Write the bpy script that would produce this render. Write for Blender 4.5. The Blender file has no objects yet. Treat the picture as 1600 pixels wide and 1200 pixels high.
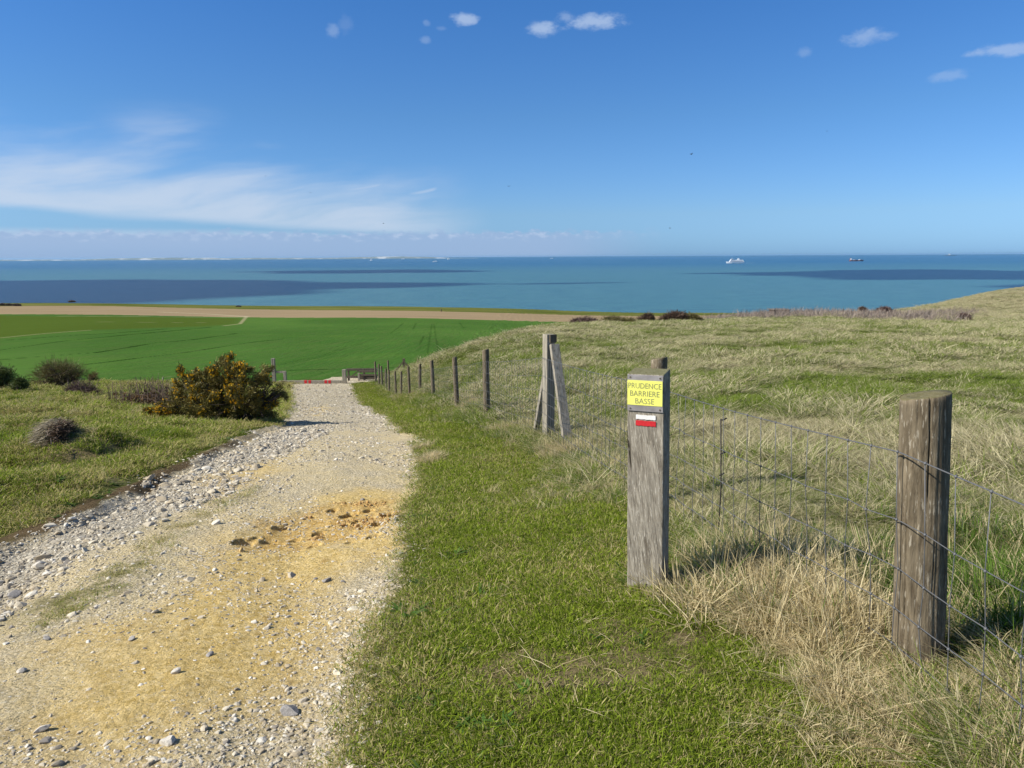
import bpy, math, random
import numpy as np
from mathutils import Vector, Matrix
R = math.radians
rng = np.random.default_rng(7)
random.seed(7)
sc = bpy.context.scene
COL = sc.collection

# ------------------------------------------------------------------ camera
FPX, EYE = 1155.0, np.array([0.0, 0.0, 1.6])
PITCH, ROLL = math.atan(200.5 / FPX), math.atan(9 / 1600)
F_ = np.array([0, math.cos(PITCH), -math.sin(PITCH)])
U0 = np.array([0, math.sin(PITCH), math.cos(PITCH)])
R0 = np.array([1.0, 0, 0])
RT = R0 * math.cos(ROLL) - U0 * math.sin(ROLL)
UP = U0 * math.cos(ROLL) + R0 * math.sin(ROLL)
cam = bpy.data.cameras.new('camera')
cam.sensor_width, cam.lens = 36.0, 36.0 * FPX / 1600
cam.clip_start, cam.clip_end = 0.05, 200000
co = bpy.data.objects.new('camera', cam)
COL.objects.link(co)
m3 = Matrix(((RT[0], UP[0], -F_[0]), (RT[1], UP[1], -F_[1]), (RT[2], UP[2], -F_[2])))
co.matrix_world = Matrix.Translation(EYE.tolist()) @ m3.to_4x4()
sc.camera = co
sc.view_settings.view_transform = 'Standard'
sc.view_settings.look = 'None'
sc.view_settings.exposure = 0.45
sc.cycles.max_bounces = 6
sc.cycles.transparent_max_bounces = 8
sc.cycles.caustics_reflective = False
sc.cycles.caustics_refractive = False

# ------------------------------------------------------------------ light and sky
SUN_AZ, SUN_EL = R(-104), R(39)
SUN = np.array([math.sin(SUN_AZ) * math.cos(SUN_EL), math.cos(SUN_AZ) * math.cos(SUN_EL), math.sin(SUN_EL)])
sl = bpy.data.lights.new('sun', 'SUN')
sl.energy, sl.angle, sl.color = 5.0, R(0.5), (1.0, 0.94, 0.83)
so = bpy.data.objects.new('sun', sl)
COL.objects.link(so)
so.rotation_euler = Vector((-SUN).tolist()).to_track_quat('-Z', 'Y').to_euler()


class NT:
    """Small helper round a node tree."""
    def __init__(s, tree): s.t = tree
    def n(s, typ, ins=None, **props):
        nd = s.t.nodes.new(typ)
        for k, v in props.items(): setattr(nd, k, v)
        for k, v in (ins or {}).items():
            sk = nd.inputs[k]
            if hasattr(v, 'is_output'): s.t.links.new(v, sk)
            elif isinstance(v, (tuple, list)) and sk.type == 'RGBA' and len(v) == 3: sk.default_value = (*v, 1)
            else: sk.default_value = v
        return nd
    def m(s, op, a, b=0.0, c=None, clamp=False):
        ins = {0: a, 1: b}
        if c is not None: ins[2] = c
        return s.n('ShaderNodeMath', ins, operation=op, use_clamp=clamp).outputs[0]
    def ss(s, x, lo, hi, a=0.0, b=1.0):
        return s.n('ShaderNodeMapRange', {0: x, 1: lo, 2: hi, 3: a, 4: b}, interpolation_type='SMOOTHSTEP').outputs[0]
    def mix(s, f, a, b, blend='MIX'):
        nd = s.n('ShaderNodeMix', data_type='RGBA', blend_type=blend)
        for k, v in ((0, f), (6, a), (7, b)):
            sk = nd.inputs[k]
            if hasattr(v, 'is_output'): s.t.links.new(v, sk)
            elif k: sk.default_value = (*v, 1) if len(v) == 3 else v
            else: sk.default_value = v
        return nd.outputs[2]
    def noise(s, vec, scale, detail=3.0, rough=0.55, dist=0.0, out=0):
        return s.n('ShaderNodeTexNoise', {'Vector': vec, 'Scale': scale, 'Detail': detail, 'Roughness': rough, 'Distortion': dist}).outputs[out]
    def vmul(s, vec, xyz):
        return s.n('ShaderNodeVectorMath', {0: vec, 1: xyz}, operation='MULTIPLY').outputs[0]
    def attr(s, name, typ='GEOMETRY'):
        return s.n('ShaderNodeAttribute', attribute_name=name, attribute_type=typ).outputs['Fac']


world = bpy.data.worlds.new('World')
sc.world = world
world.use_nodes = True
wt = world.node_tree
wt.nodes.clear()
W = NT(wt)
sky = W.n('ShaderNodeTexSky', sky_type='NISHITA', sun_disc=False, sun_elevation=SUN_EL, sun_rotation=SUN_AZ,
          altitude=100, air_density=1.0, dust_density=0.35, ozone_density=2.2)
dirv = W.n('ShaderNodeTexCoord').outputs['Generated']
sep = W.n('ShaderNodeSeparateXYZ', {0: dirv})
DEG = 57.29578
az = W.m('MULTIPLY', W.m('ARCTAN2', sep.outputs[0], sep.outputs[1]), DEG)
el = W.m('MULTIPLY', W.m('ARCSINE', sep.outputs[2]), DEG)
# a deeper, clearer blue than the plain sky model (a clean spring sky over the sea)
def lin(x, lo, hi): return W.n('ShaderNodeMapRange', {0: x, 1: lo, 2: hi, 3: 0.0, 4: 1.0}).outputs[0]
tint = W.mix(lin(el, 0.3, 3.0), (0.50, 0.96, 2.0), (0.637, 1.0, 1.65))
tint = W.mix(lin(el, 3.0, 10.0), tint, (0.565, 1.0, 1.53))
tint = W.mix(lin(el, 10.0, 19.0), tint, (0.45, 1.0, 1.67))
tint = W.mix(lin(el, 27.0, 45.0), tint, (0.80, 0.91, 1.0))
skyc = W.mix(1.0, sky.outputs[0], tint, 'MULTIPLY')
ae = W.n('ShaderNodeCombineXYZ', {0: az, 1: el, 2: 0.0}).outputs[0]
def azel(u, v):
    d = F_ + RT * ((u - 800) / FPX) + UP * ((600 - v) / FPX); d = d / np.linalg.norm(d)
    return math.degrees(math.atan2(d[0], d[1])), math.degrees(math.asin(d[2]))


# cirrus sheet to the left, drawn out into streaks
wn = W.noise(W.vmul(ae, (0.05, 0.16, 1)), 1.0, 3, 0.5, out=1)
wv = W.n('ShaderNodeVectorMath', {0: wn, 1: (0.5, 0.5, 0.5)}, operation='SUBTRACT').outputs[0]
warped = W.n('ShaderNodeVectorMath', {0: wv, 1: (10.0, 3.2, 0), 2: ae}, operation='MULTIPLY_ADD').outputs[0]
wsep = W.n('ShaderNodeSeparateXYZ', {0: warped})
waz, wel = wsep.outputs[0], wsep.outputs[1]
shear = W.m('SUBTRACT', wel, W.m('MULTIPLY', waz, 0.13))      # streaks climb gently to the right
streak = W.noise(W.n('ShaderNodeCombineXYZ', {0: W.m('MULTIPLY', waz, 0.10), 1: W.m('MULTIPLY', shear, 0.5), 2: 3.0}).outputs[0], 1.0, 6, 0.52)
top = W.m('ADD', 4.9, W.m('MULTIPLY', W.m('ADD', az, 8.0), -0.105))      # upper edge falls to the right
up_edge = W.ss(W.m('SUBTRACT', W.m('SUBTRACT', wel, top), W.m('MULTIPLY', W.m('SUBTRACT', streak, 0.5), 5.5)), -2.8, 1.6, 1.0, 0.0)
bot = W.m('ADD', 1.55, W.m('MULTIPLY', W.m('ADD', az, 8.0), -0.06))
lo_edge = W.ss(W.m('SUBTRACT', el, W.m('ADD', bot, W.m('MULTIPLY', W.m('SUBTRACT', streak, 0.5), 1.2))), -0.25, 0.5, 0.0, 1.0)
ri_edge = W.ss(waz, -10.0, -2.0, 1.0, 0.0)
sheet = W.m('MULTIPLY', W.m('MULTIPLY', up_edge, lo_edge), ri_edge)
cir = W.m('MULTIPLY', sheet, W.ss(streak, 0.02, 0.60), clamp=True)
plume_c = W.m('ADD', -27.5, W.m('MULTIPLY', W.m('SUBTRACT', el, 5.0), 0.55))
plume = W.m('MULTIPLY', W.ss(W.m('ABSOLUTE', W.m('SUBTRACT', waz, plume_c)), 0.5, 4.5, 1.0, 0.0),
            W.m('MULTIPLY', W.ss(el, 4.0, 6.5, 0, 1), W.ss(el, 7.5, 11.0, 1, 0)))
cir = W.m('MAXIMUM', cir, W.m('MULTIPLY', plume, W.ss(streak, 0.32, 0.8, 0, 0.75)))
for (u0, v0, u1, v1, k) in ((428, 299, 482, 290, .5), (520, 298, 602, 287, .6), (636, 303, 684, 294, .55), (340, 291, 375, 283, .3)):
    a0, e0 = azel(u0, v0); a1, e1 = azel(u1, v1)
    tq = W.m('DIVIDE', W.m('SUBTRACT', az, a0), a1 - a0)
    off = W.m('SUBTRACT', el, W.m('ADD', e0, W.m('MULTIPLY', W.m('POWER', tq, 1.6), e1 - e0)))
    wsp = W.m('MULTIPLY', W.ss(W.m('ABSOLUTE', off), 0.02, 0.22, 1, 0), W.m('MULTIPLY', W.ss(tq, -0.3, 0.5), W.ss(tq, 0.8, 1.1, 1, 0)))
    cir = W.m('MAXIMUM', cir, W.m('MULTIPLY', wsp, k))
veil = W.m('MULTIPLY', W.m('MULTIPLY', W.ss(el, 0.2, 1.2, 0.0, 1.0), W.ss(el, 1.5, 2.1, 1.0, 0.0)), W.ss(az, -24, -8, 0.5, 0.0))
cir = W.m('MAXIMUM', W.m('MULTIPLY', cir, 0.80), veil)
skyc = W.mix(cir, skyc, (7.2, 8.4, 10.2))
# bank of low cloud along the horizon, ragged small heads on top
bn = W.noise(W.vmul(ae, (0.8, 1.6, 1)), 1.0, 5, 0.6)
bank_top = W.m('ADD', 1.05, W.m('MULTIPLY', bn, 1.5))
bank_az = W.ss(az, 2.0, 13.0, 1.0, 0.0)
bank = W.m('MULTIPLY', W.ss(W.m('SUBTRACT', el, bank_top), -0.22, 0.12, 1.0, 0.0), bank_az)
heads = W.m('MULTIPLY', bank, W.m('MULTIPLY', W.ss(W.m('SUBTRACT', el, bank_top), -0.75, -0.15), W.ss(W.noise(W.vmul(ae, (1.1, 2.2, 1)), 1.3, 4), 0.45, 0.68)))
skyc = W.mix(W.m('MULTIPLY', bank, 0.88), skyc, (4.1, 5.8, 8.7))
skyc = W.mix(W.m('MULTIPLY', heads, 0.75), skyc, (6.0, 7.5, 9.9))
# small fair-weather puffs high up: azimuth, elevation, half width, half height, strength
pn = W.noise(W.vmul(ae, (0.75, 1.25, 1)), 1.0, 6, 0.62)
puffs = None
for pu, pv_, w, h, k in ((725, 30, 1.0, 0.42, 1.0), (850, 46, 1.3, 0.50, 1.0), (930, 33, 2.0, 0.50, 1.0), (1355, 57, 1.4, 0.5, .62), (1570, 77, 1.9, .36, .75), (1595, 80, 1.1, .32, .7),
                      (540, 38, .5, .7, .16), (664, 62, .4, .3, .35), (666, 36, .3, .22, .28), (690, 45, .4, .2, .22), (1485, 118, 1.2, .35, .4), (885, 28, .8, .4, .5), (1258, 82, .6, .3, .3), (520, 48, .5, .4, .4)):
    a, e = azel(pu, pv_)
    d = W.m('SQRT', W.m('ADD', W.m('POWER', W.m('DIVIDE', W.m('SUBTRACT', az, a), w), 2.0), W.m('POWER', W.m('DIVIDE', W.m('SUBTRACT', el, e), h), 2.0)))
    v = W.m('MULTIPLY', W.ss(W.m('ADD', d, W.m('MULTIPLY', W.m('SUBTRACT', pn, 0.5), 2.2)), 0.30, 1.25, 1.0, 0.0), k)
    v = W.m('MULTIPLY', v, W.ss(d, 1.0, 1.7, 1.0, 0.0))
    puffs = v if puffs is None else W.m('MAXIMUM', puffs, v)
skyc = W.mix(W.m('MULTIPLY', puffs, 0.62), skyc, (6.4, 7.9, 10.4))
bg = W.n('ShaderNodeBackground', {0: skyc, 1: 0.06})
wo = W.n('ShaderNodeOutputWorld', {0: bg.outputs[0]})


# ------------------------------------------------------------------ pixel rays
def ray(u, v):
    u, v = np.asarray(u, float), np.asarray(v, float)
    d = F_ + RT * ((u - 800) / FPX)[..., None] + UP * ((600 - v) / FPX)[..., None]
    return d / d[..., 1:2]


def pix(u, v, Y):
    return EYE + ray(u, v) * np.asarray(Y, float)[..., None]


# ------------------------------------------------------------------ terrain: smooth height field through surveyed points
CP = [  # u, v, depth
    # track and its far end
    (300, 1180, 2.2), (0, 1100, 2.65), (-250, 1000, 3.3), (300, 1000, 3.25), (0, 950, 4.0), (-300, 900, 4.6), (450, 880, 4.65), (150, 850, 5.1), (400, 800, 6.0),
    (500, 760, 7.1), (350, 740, 7.8), (560, 700, 10.3), (440, 690, 11.2), (540, 660, 16.0), (500, 640, 23.0), (490, 620, 33), (490, 600, 46), (430, 600, 46),
    (570, 596, 47), (420, 655, 17),
    # left pasture
    (-300, 780, 6.6), (100, 800, 6.1), (100, 740, 7.9), (100, 700, 9.8), (250, 700, 10.4), (100, 660, 14.0), (250, 655, 16.5), (100, 630, 21.5), (100, 610, 31), (300, 615, 31), (40, 598, 44),
    (250, 599, 45), (-300, 640, 18), (-300, 605, 42), (-600, 640, 18), (-600, 605, 42),
    # crop field, ploughed strip, clifftop
    (100, 570, 66), (400, 580, 64), (560, 580, 62), (100, 535, 108), (400, 540, 108), (650, 540, 104), (0, 512, 185), (400, 516, 185), (750, 520, 175),
    (0, 491, 330), (400, 496, 330), (800, 501, 330), (1050, 503, 330), (0, 477, 520), (400, 483.5, 520), (800, 489.5, 520), (1100, 493, 520),
    (0, 466.5, 700), (400, 476.5, 700), (800, 482.5, 700), (1100, 488, 700), (1280, 490.5, 700), (-400, 470, 700), (-400, 482, 500), (-400, 495, 320), (-400, 530, 110),
    (1500, 496, 700), (1800, 500, 700),
    # fence foot
    (1450, 1056, 2.62), (1012, 912, 3.66), (1030, 795, 5.6), (858, 688, 10.0), (761, 653, 13.4), (714, 641, 17.4), (678, 623, 24.5), (657, 617, 29), (641, 620, 31), (628, 622.5, 34),
    (620, 621.5, 35.5), (609, 615.5, 39), (604, 610, 42), (599, 605, 44), (594, 601, 45.5), (589, 597.5, 47),
    # verge
    (800, 1100, 2.45), (800, 950, 3.55), (750, 800, 6.0), (720, 720, 9.0), (660, 660, 15), (600, 630, 29),
    # hillside right of the fence
    (1590, 1100, 2.3), (1300, 1000, 2.9), (1300, 860, 4.2), (1550, 850, 4.2), (1150, 760, 6.0), (1300, 720, 7.0), (1550, 700, 7.3), (1000, 680, 9.7), (1300, 640, 10.8), (1550, 620, 12.2),
    (1000, 590, 17), (1300, 580, 17), (1550, 570, 18), (900, 580, 19), (1000, 540, 30), (1300, 540, 28), (1550, 540, 27), (900, 530, 34), (1000, 514, 50), (1150, 510, 50), (1300, 515, 45), (1550, 518, 48),
    (860, 510, 48), (800, 522, 44), (700, 553, 36), (640, 578, 39), (750, 536, 41), (760, 580, 24), (800, 570, 24), (700, 600, 27),
    (1000, 504.5, 72), (1150, 503.5, 72), (1300, 504, 75), (1450, 503, 82), (1600, 505, 84), (930, 506, 62),
    (700, 572, 52), (800, 545, 75), (900, 520, 100), (1000, 510, 120), (1100, 505, 125), (1200, 494, 130), (1320, 491, 140), (1420, 493, 140), (1500, 494, 130), (1600, 480, 160),
    (1380, 488.5, 190), (1450, 479, 190), (1500, 467, 205), (1550, 455, 215), (1600, 448, 225), (1750, 432, 230), (2000, 425, 230), (1550, 463, 300), (1600, 462, 320), (1750, 450, 320), (1450, 490, 300), (1300, 497, 250),
    (2000, 470, 120), (2000, 520, 50), (2000, 620, 12), (2000, 800, 5), (2400, 520, 50), (2400, 700, 8),
]
cp = np.array(CP, float)
cpw = pix(cp[:, 0], cp[:, 1], cp[:, 2])


def feat(X, Y):
    r = np.maximum(np.hypot(X, Y), 1.2)
    a = np.arctan2(X, Y)
    A = np.clip(a, -0.95, 0.95) * 6.0
    return A, np.log(r), r


def phi(q2):
    return 0.5 * q2 * np.log(q2 + 1e-9)


cA, cL, cr = feat(cpw[:, 0], cpw[:, 1])
cs = -cpw[:, 2] / cr * 1.0
n = len(cA)
K = phi((cA[:, None] - cA) ** 2 + (cL[:, None] - cL) ** 2) + np.eye(n) * 0.02
Pm = np.stack([np.ones(n), cA, cL], 1)
sol = np.linalg.solve(np.block([[K, Pm], [Pm.T, np.zeros((3, 3))]]), np.concatenate([cs, np.zeros(3)]))


def smooth_z(X, Y):
    X, Y = np.asarray(X, float), np.asarray(Y, float)
    sh = X.shape
    x, y = X.ravel(), Y.ravel()
    A, L, r = feat(x, y)
    s = sol[n] + sol[n + 1] * A + sol[n + 2] * L
    for k in range(n):
        s += sol[k] * phi((A - cA[k]) ** 2 + (L - cL[k]) ** 2)
    a = np.abs(np.arctan2(x, y))
    w = np.clip((a - 0.95) / 1.2, 0, 1)
    w = w * w * (3 - 2 * w)
    rr = np.hypot(x, y)
    near = np.clip((rr - 0.6) / 1.4, 0, 1)
    z = -np.clip(s, -0.3, 1) * rr * (1 - w) * near + w * (0.02 * np.minimum(rr, 60))
    return z.reshape(sh)


def hash2(ix, iy, seed):
    h = (ix.astype(np.int64) * 374761393 + iy.astype(np.int64) * 668265263 + seed * 1442695041) & 0x7fffffff
    h = ((h ^ (h >> 13)) * 1274126177) & 0x7fffffff
    return ((h ^ (h >> 16)) & 0xffff) / 65535.0


def vnoise(x, y, seed=0):
    ix, iy = np.floor(x), np.floor(y)
    fx, fy = x - ix, y - iy
    fx, fy = fx * fx * (3 - 2 * fx), fy * fy * (3 - 2 * fy)
    h = lambda a, b: hash2(ix + a, iy + b, seed)
    return (h(0, 0) * (1 - fx) + h(1, 0) * fx) * (1 - fy) + (h(0, 1) * (1 - fx) + h(1, 1) * fx) * fy - 0.5


def fbm(x, y, seed=0, oct=4):
    t, a = 0, 1.0
    for k in range(oct):
        t = t + a * vnoise(x * 2 ** k, y * 2 ** k, seed + k)
        a *= 0.5
    return t


def at(u, v):
    """first hit of a pixel's ray with the smooth ground"""
    d = ray(u, v)
    Y = np.exp(np.linspace(math.log(1.3), math.log(760), 900))
    P = EYE + d * Y[:, None]
    f = P[:, 2] - smooth_z(P[:, 0], P[:, 1])
    k = np.argmax(f < 0) if (f < 0).any() else len(f) - 1
    t = f[k - 1] / (f[k - 1] - f[k]) if k > 0 and f[k] < 0 else 0
    yy = Y[k - 1] + (Y[k] - Y[k - 1]) * t
    p = EYE + d * yy
    return p


def seg_dist(X, Y, poly, closed=True):
    d2 = np.full(X.shape, 1e18)
    m = len(poly)
    for i in range(m if closed else m - 1):
        ax, ay = poly[i]; bx, by = poly[(i + 1) % m]
        ex, ey = bx - ax, by - ay
        t = np.clip(((X - ax) * ex + (Y - ay) * ey) / (ex * ex + ey * ey + 1e-12), 0, 1)
        d2 = np.minimum(d2, (X - ax - t * ex) ** 2 + (Y - ay - t * ey) ** 2)
    return np.sqrt(d2)


def sdf(X, Y, poly):
    """signed distance, positive inside"""
    ins = np.zeros(X.shape, bool)
    m = len(poly)
    for i in range(m):
        ax, ay = poly[i]; bx, by = poly[(i + 1) % m]
        if ay == by: continue
        c = ((ay > Y) != (by > Y)) & (X < (bx - ax) * (Y - ay) / (by - ay) + ax)
        ins ^= c
    d = seg_dist(X, Y, poly)
    return np.where(ins, d, -d)


def wp(pts):
    return [tuple(at(u, v)[:2]) for u, v in pts]


LEFT_E = wp([(-160, 915), (0, 858), (60, 832), (140, 795), (210, 765), (300, 722), (380, 688), (425, 668), (445, 640), (449, 615), (447, 601)])
RIGHT_E = wp([(592, 596), (548, 599.5), (556, 618), (575, 634), (608, 652), (632, 676), (662, 682), (650, 702), (648, 740), (636, 790), (628, 840), (606, 890), (598, 950), (606, 1000), (585, 1050), (552, 1100), (545, 1150), (530, 1200)])
FAR_E = wp([(505, 594.5), (520, 589), (592, 588)])
PATH = [(-5.2, -7.0), (-5.3, 1.5)] + LEFT_E + FAR_E + RIGHT_E + [(-0.28, 1.2), (-0.2, -7.0)]
GULLY = [(-5.3, 1.5)] + LEFT_E[:8] + wp([(520, 662), (500, 684), (440, 714), (400, 737), (340, 770), (280, 800), (200, 842), (100, 900), (0, 965)]) + [(-3.2, 2.2)]
SAND = wp([(20, 1160), (60, 1030), (230, 930), (330, 850), (470, 790), (560, 760), (640, 770), (625, 850), (595, 930), (570, 1020), (460, 1085), (340, 1110), (200, 1185)])
SAND2 = wp([(345, 862), (420, 815), (520, 788), (605, 783), (618, 803), (560, 846), (450, 864)])
TAN = [wp([(300, 745), (420, 715), (470, 705), (420, 750), (320, 790)]), wp([(470, 640), (510, 632), (520, 642), (490, 652)])]
STRIP = wp([(60, 945), (170, 890), (280, 815), (350, 780), (400, 760), (330, 810), (220, 900), (80, 985)])
HOLES = [(438, 821, .07, .11), (545, 802, .08, .16), (539, 815, .045, .09), (556, 812, .05, .09), (576, 796, .06, .09), (605, 804, .08, .09), (380, 847, .08, .08), (498, 828, .05, .09),
         (490, 849, .06, .06), (583, 839, .06, .07), (548, 846, .04, .07), (590, 818, .06, .06), (568, 820, .05, .07), (460, 838, .05, .05), (420, 842, .06, .06), (520, 795, .05, .06), (400, 838, .04, .05)]
HOLES = [(*at(u, v)[:2], r, d) for u, v, r, d in HOLES]
# fence line (posts stand on it)
POSTS = [(1476, 2.62), (1030, 5.6), (857, 10.0), (761, 13.4), (714.5, 17.4), (678, 24.5), (657, 29), (641, 31), (628, 34), (620, 35.5), (609.5, 39), (604.5, 42), (599, 44), (594, 45.5), (589, 47)]
FENCE = []
for u, d in POSTS:
    p = pix(u, 650, d)
    FENCE.append((p[0] * 1.0, p[1]))
FLINE = [(2.5, -8.0)] + FENCE
LINE_FIELD = wp([(-600, 604), (-200, 600), (0, 598), (190, 599), (300, 598), (420, 595), (505, 593), (540, 587), (592, 586)])


def fence_side(X, Y):
    """x offset to the right of the fence line (m)"""
    ly = np.array([p[1] for p in FLINE]); lx = np.array([p[0] for p in FLINE])
    return X - np.interp(Y, ly, lx)


def path_sd(X, Y):
    return sdf(X, Y, PATH) + 0.10 * fbm(X * 2.2, Y * 2.2, 11, 4) + 0.18 * fbm(X * 0.7, Y * 0.7, 15, 3)


def detail(X, Y, psd):
    """everything finer than the survey points"""
    r = np.hypot(X, Y)
    z = np.zeros_like(X)
    # trough of the stony runnel, with a cut bank on its left
    ld = seg_dist(X, Y, [(-5.2, -7.0), (-5.3, 1.5)] + LEFT_E[:8], False)
    ins = np.clip(psd / 0.14, 0, 1)
    fade = np.clip((28 - r) / 14, 0, 1)
    z -= fade * ins * np.clip(1 - (ld - 0.1) / 1.6, 0, 1) * 0.03
    z += fade * (1 - ins) * np.clip(1 - ld / 0.5, 0, 1) * 0.015
    z += 0.02 * (1 - ins) * fade
    z += ins * (0.02 * fbm(X * 1.3, Y * 1.3, 3, 4) + 0.012 * fbm(X * 9, Y * 9, 5, 3)) * np.clip(60 / (r + 1), 0, 1)
    g = 1 - ins
    fs = fence_side(X, Y)
    hill = np.clip(fs / 1.0, 0, 1)
    left = np.clip((-X - 0.30 * Y) / 2.0, 0, 1) * np.clip((-psd - 0.15) / 1.3, 0, 1)
    z += g * hill * (0.10 * fbm(X * 0.8, Y * 0.8, 21, 4) + 0.07 * np.abs(fbm(X * 2.1, Y * 2.1, 23, 3))) * np.clip(r / 5, 0, 1) * (1 + np.clip(r / 60, 0, 2))
    z += g * left * (0.30 * fbm(X * 0.55, Y * 0.75, 31, 4) + 0.24 * np.abs(fbm(X * 1.3, Y * 1.6, 33, 3))) * np.clip((60 - r) / 20, 0, 1)
    z += g * 0.015 * fbm(X * 5, Y * 5, 41, 3) * np.clip(40 / (r + 1), 0, 1)
    s2 = np.clip(sdf(X, Y, SAND2) / 0.25 + 0.3, 0, 1)
    z += s2 * (-0.03 + 0.016 * fbm(X * 6, Y * 6, 51, 4))
    for hx, hy, hr, hd in HOLES:
        dx, dy = (X - hx), (Y - hy)
        m = (np.abs(dx) < 0.5) & (np.abs(dy) < 0.5)
        if m.any():
            xx, yy = dx[m], dy[m]
            q = np.hypot(xx, yy * 0.8 - xx * 0.5) / (hr * .66) + 0.5 * fbm(X[m] * 14, Y[m] * 14, 61, 3)
            z[m] -= hd * np.clip(1.25 - q, 0, 1) ** 0.8
            z[m] += 0.009 * np.exp(-((q - 1.6) / 0.4) ** 2)
    return z


def ground_z(X, Y):
    X, Y = np.atleast_1d(np.asarray(X, float)), np.atleast_1d(np.asarray(Y, float))
    return smooth_z(X, Y) + detail(X, Y, path_sd(X, Y))


def gp(u, v, depth=None):
    p = at(u, v) if depth is None else pix(u, v, depth)
    return Vector((p[0], p[1], float(ground_z(p[0], p[1])[0])))


# ------------------------------------------------------------------ object helpers
def link(o): COL.objects.link(o); return o


def tag(o, label=None, cat=None, group=None, kind=None):
    for k, v in (('label', label), ('category', cat), ('group', group), ('kind', kind)):
        if v: o[k] = v
    return o


def empty(name, loc, label, cat, group=None, rz=0.0):
    o = link(bpy.data.objects.new(name, None))
    o.location = loc; o.rotation_euler = (0, 0, rz)
    o.empty_display_size = 0.1
    return tag(o, label, cat, group)


class MB:
    def __init__(s): s.v, s.f, s.n = [], [], 0
    def add(s, v, f):
        s.v.extend([tuple(map(float, p)) for p in v]); s.f.extend([tuple(i + s.n for i in q) for q in f]); s.n = len(s.v); return s
    def box(s, c, d, M=None, top=None):
        x, y, z = d[0] / 2, d[1] / 2, d[2] / 2
        tx, ty = (x, y) if top is None else (top[0] / 2, top[1] / 2)
        v = [(-x, -y, -z), (x, -y, -z), (x, y, -z), (-x, y, -z), (-tx, -ty, z), (tx, -ty, z), (tx, ty, z), (-tx, ty, z)]
        v = [Vector(p) for p in v]
        if M is not None: v = [M @ p for p in v]
        c = Vector(c)
        return s.add([p + c for p in v], [(3, 2, 1, 0), (4, 5, 6, 7), (0, 1, 5, 4), (1, 2, 6, 5), (2, 3, 7, 6), (3, 0, 4, 7)])
    def beam(s, a, b, w, h, up=(0, 0, 1)):
        a, b = Vector(a), Vector(b); d = (b - a).normalized(); x = d.cross(Vector(up)).normalized(); y = x.cross(d)
        v = [p + x * sx * w / 2 + y * sy * h / 2 for p in (a, b) for sx, sy in ((-1, -1), (1, -1), (1, 1), (-1, 1))]
        return s.add(v, [(0, 1, 2, 3), (7, 6, 5, 4), (0, 4, 5, 1), (1, 5, 6, 2), (2, 6, 7, 3), (3, 7, 4, 0)])
    def tube(s, pts, rad, k=5, caps=True):
        pts = [Vector(p) for p in pts]; m = len(pts); vs = []
        for i, p in enumerate(pts):
            d = (pts[min(i + 1, m - 1)] - pts[max(i - 1, 0)]).normalized()
            ref = Vector((0, 0, 1)) if abs(d.z) < 0.9 else Vector((1, 0, 0))
            x = d.cross(ref).normalized(); y = d.cross(x)
            r = rad[i] if hasattr(rad, '__len__') else rad
            vs += [p + (x * math.cos(2 * math.pi * j / k) + y * math.sin(2 * math.pi * j / k)) * r for j in range(k)]
        fs = [(i * k + j, i * k + (j + 1) % k, (i + 1) * k + (j + 1) % k, (i + 1) * k + j) for i in range(m - 1) for j in range(k)]
        if caps: fs += [tuple(range(k))[::-1], tuple((m - 1) * k + j for j in range(k))]
        return s.add(vs, fs)
    def prism(s, prof, y0, y1):
        """xz outline pushed from y0 to y1"""
        k = len(prof)
        v = [(x, y0, z) for x, z in prof] + [(x, y1, z) for x, z in prof]
        return s.add(v, [tuple(range(k))[::-1], tuple(range(k, 2 * k))] + [(i, (i + 1) % k, k + (i + 1) % k, k + i) for i in range(k)])
    def mesh(s, name, smooth=False, bevel=0):
        me = bpy.data.meshes.new(name)
        me.from_pydata(s.v, [], s.f); me.update()
        if smooth: me.polygons.foreach_set('use_smooth', [True] * len(me.polygons))
        return me
    def build(s, name, mt, parent=None, smooth=False, bevel=0.0):
        o = link(bpy.data.objects.new(name, s.mesh(name, smooth)))
        o.data.materials.append(mt)
        if parent: o.parent = parent
        if bevel:
            b = o.modifiers.new('bevel', 'BEVEL'); b.width = bevel; b.segments = 2; b.limit_method = 'ANGLE'
        return o


def np_mesh(name, V, Fq, attrs=None, smooth=True):
    """V (n,3), Fq list of (k,3) / (k,4) index arrays"""
    me = bpy.data.meshes.new(name)
    Fq = [f for f in Fq if len(f)]
    nl = sum(f.size for f in Fq); nf = sum(len(f) for f in Fq)
    me.vertices.add(len(V)); me.vertices.foreach_set('co', np.ascontiguousarray(V, np.float32).ravel())
    me.loops.add(nl); me.polygons.add(nf)
    me.loops.foreach_set('vertex_index', np.concatenate([f.ravel() for f in Fq]).astype(np.int32))
    st = np.concatenate([np.full(len(f), f.shape[1]) for f in Fq])
    me.polygons.foreach_set('loop_start', np.concatenate([[0], np.cumsum(st)[:-1]]).astype(np.int32))
    if smooth: me.polygons.foreach_set('use_smooth', np.ones(nf, bool))
    for k, a in (attrs or {}).items():
        t = me.attributes.new(k, 'FLOAT', 'POINT'); t.data.foreach_set('value', np.ascontiguousarray(a, np.float32))
    me.update(calc_edges=True)
    return me


# ------------------------------------------------------------------ materials
def new_mat(name):
    m = bpy.data.materials.new(name); m.use_nodes = True
    t = NT(m.node_tree); b = m.node_tree.nodes['Principled BSDF']
    return m, t, b


def setp(t, b, **k):
    for key, v in k.items():
        s = b.inputs[key.replace('_', ' ')]
        if hasattr(v, 'is_output'): t.t.links.new(v, s)
        elif isinstance(v, tuple) and len(v) == 3: s.default_value = (*v, 1)
        else: s.default_value = v


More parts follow.
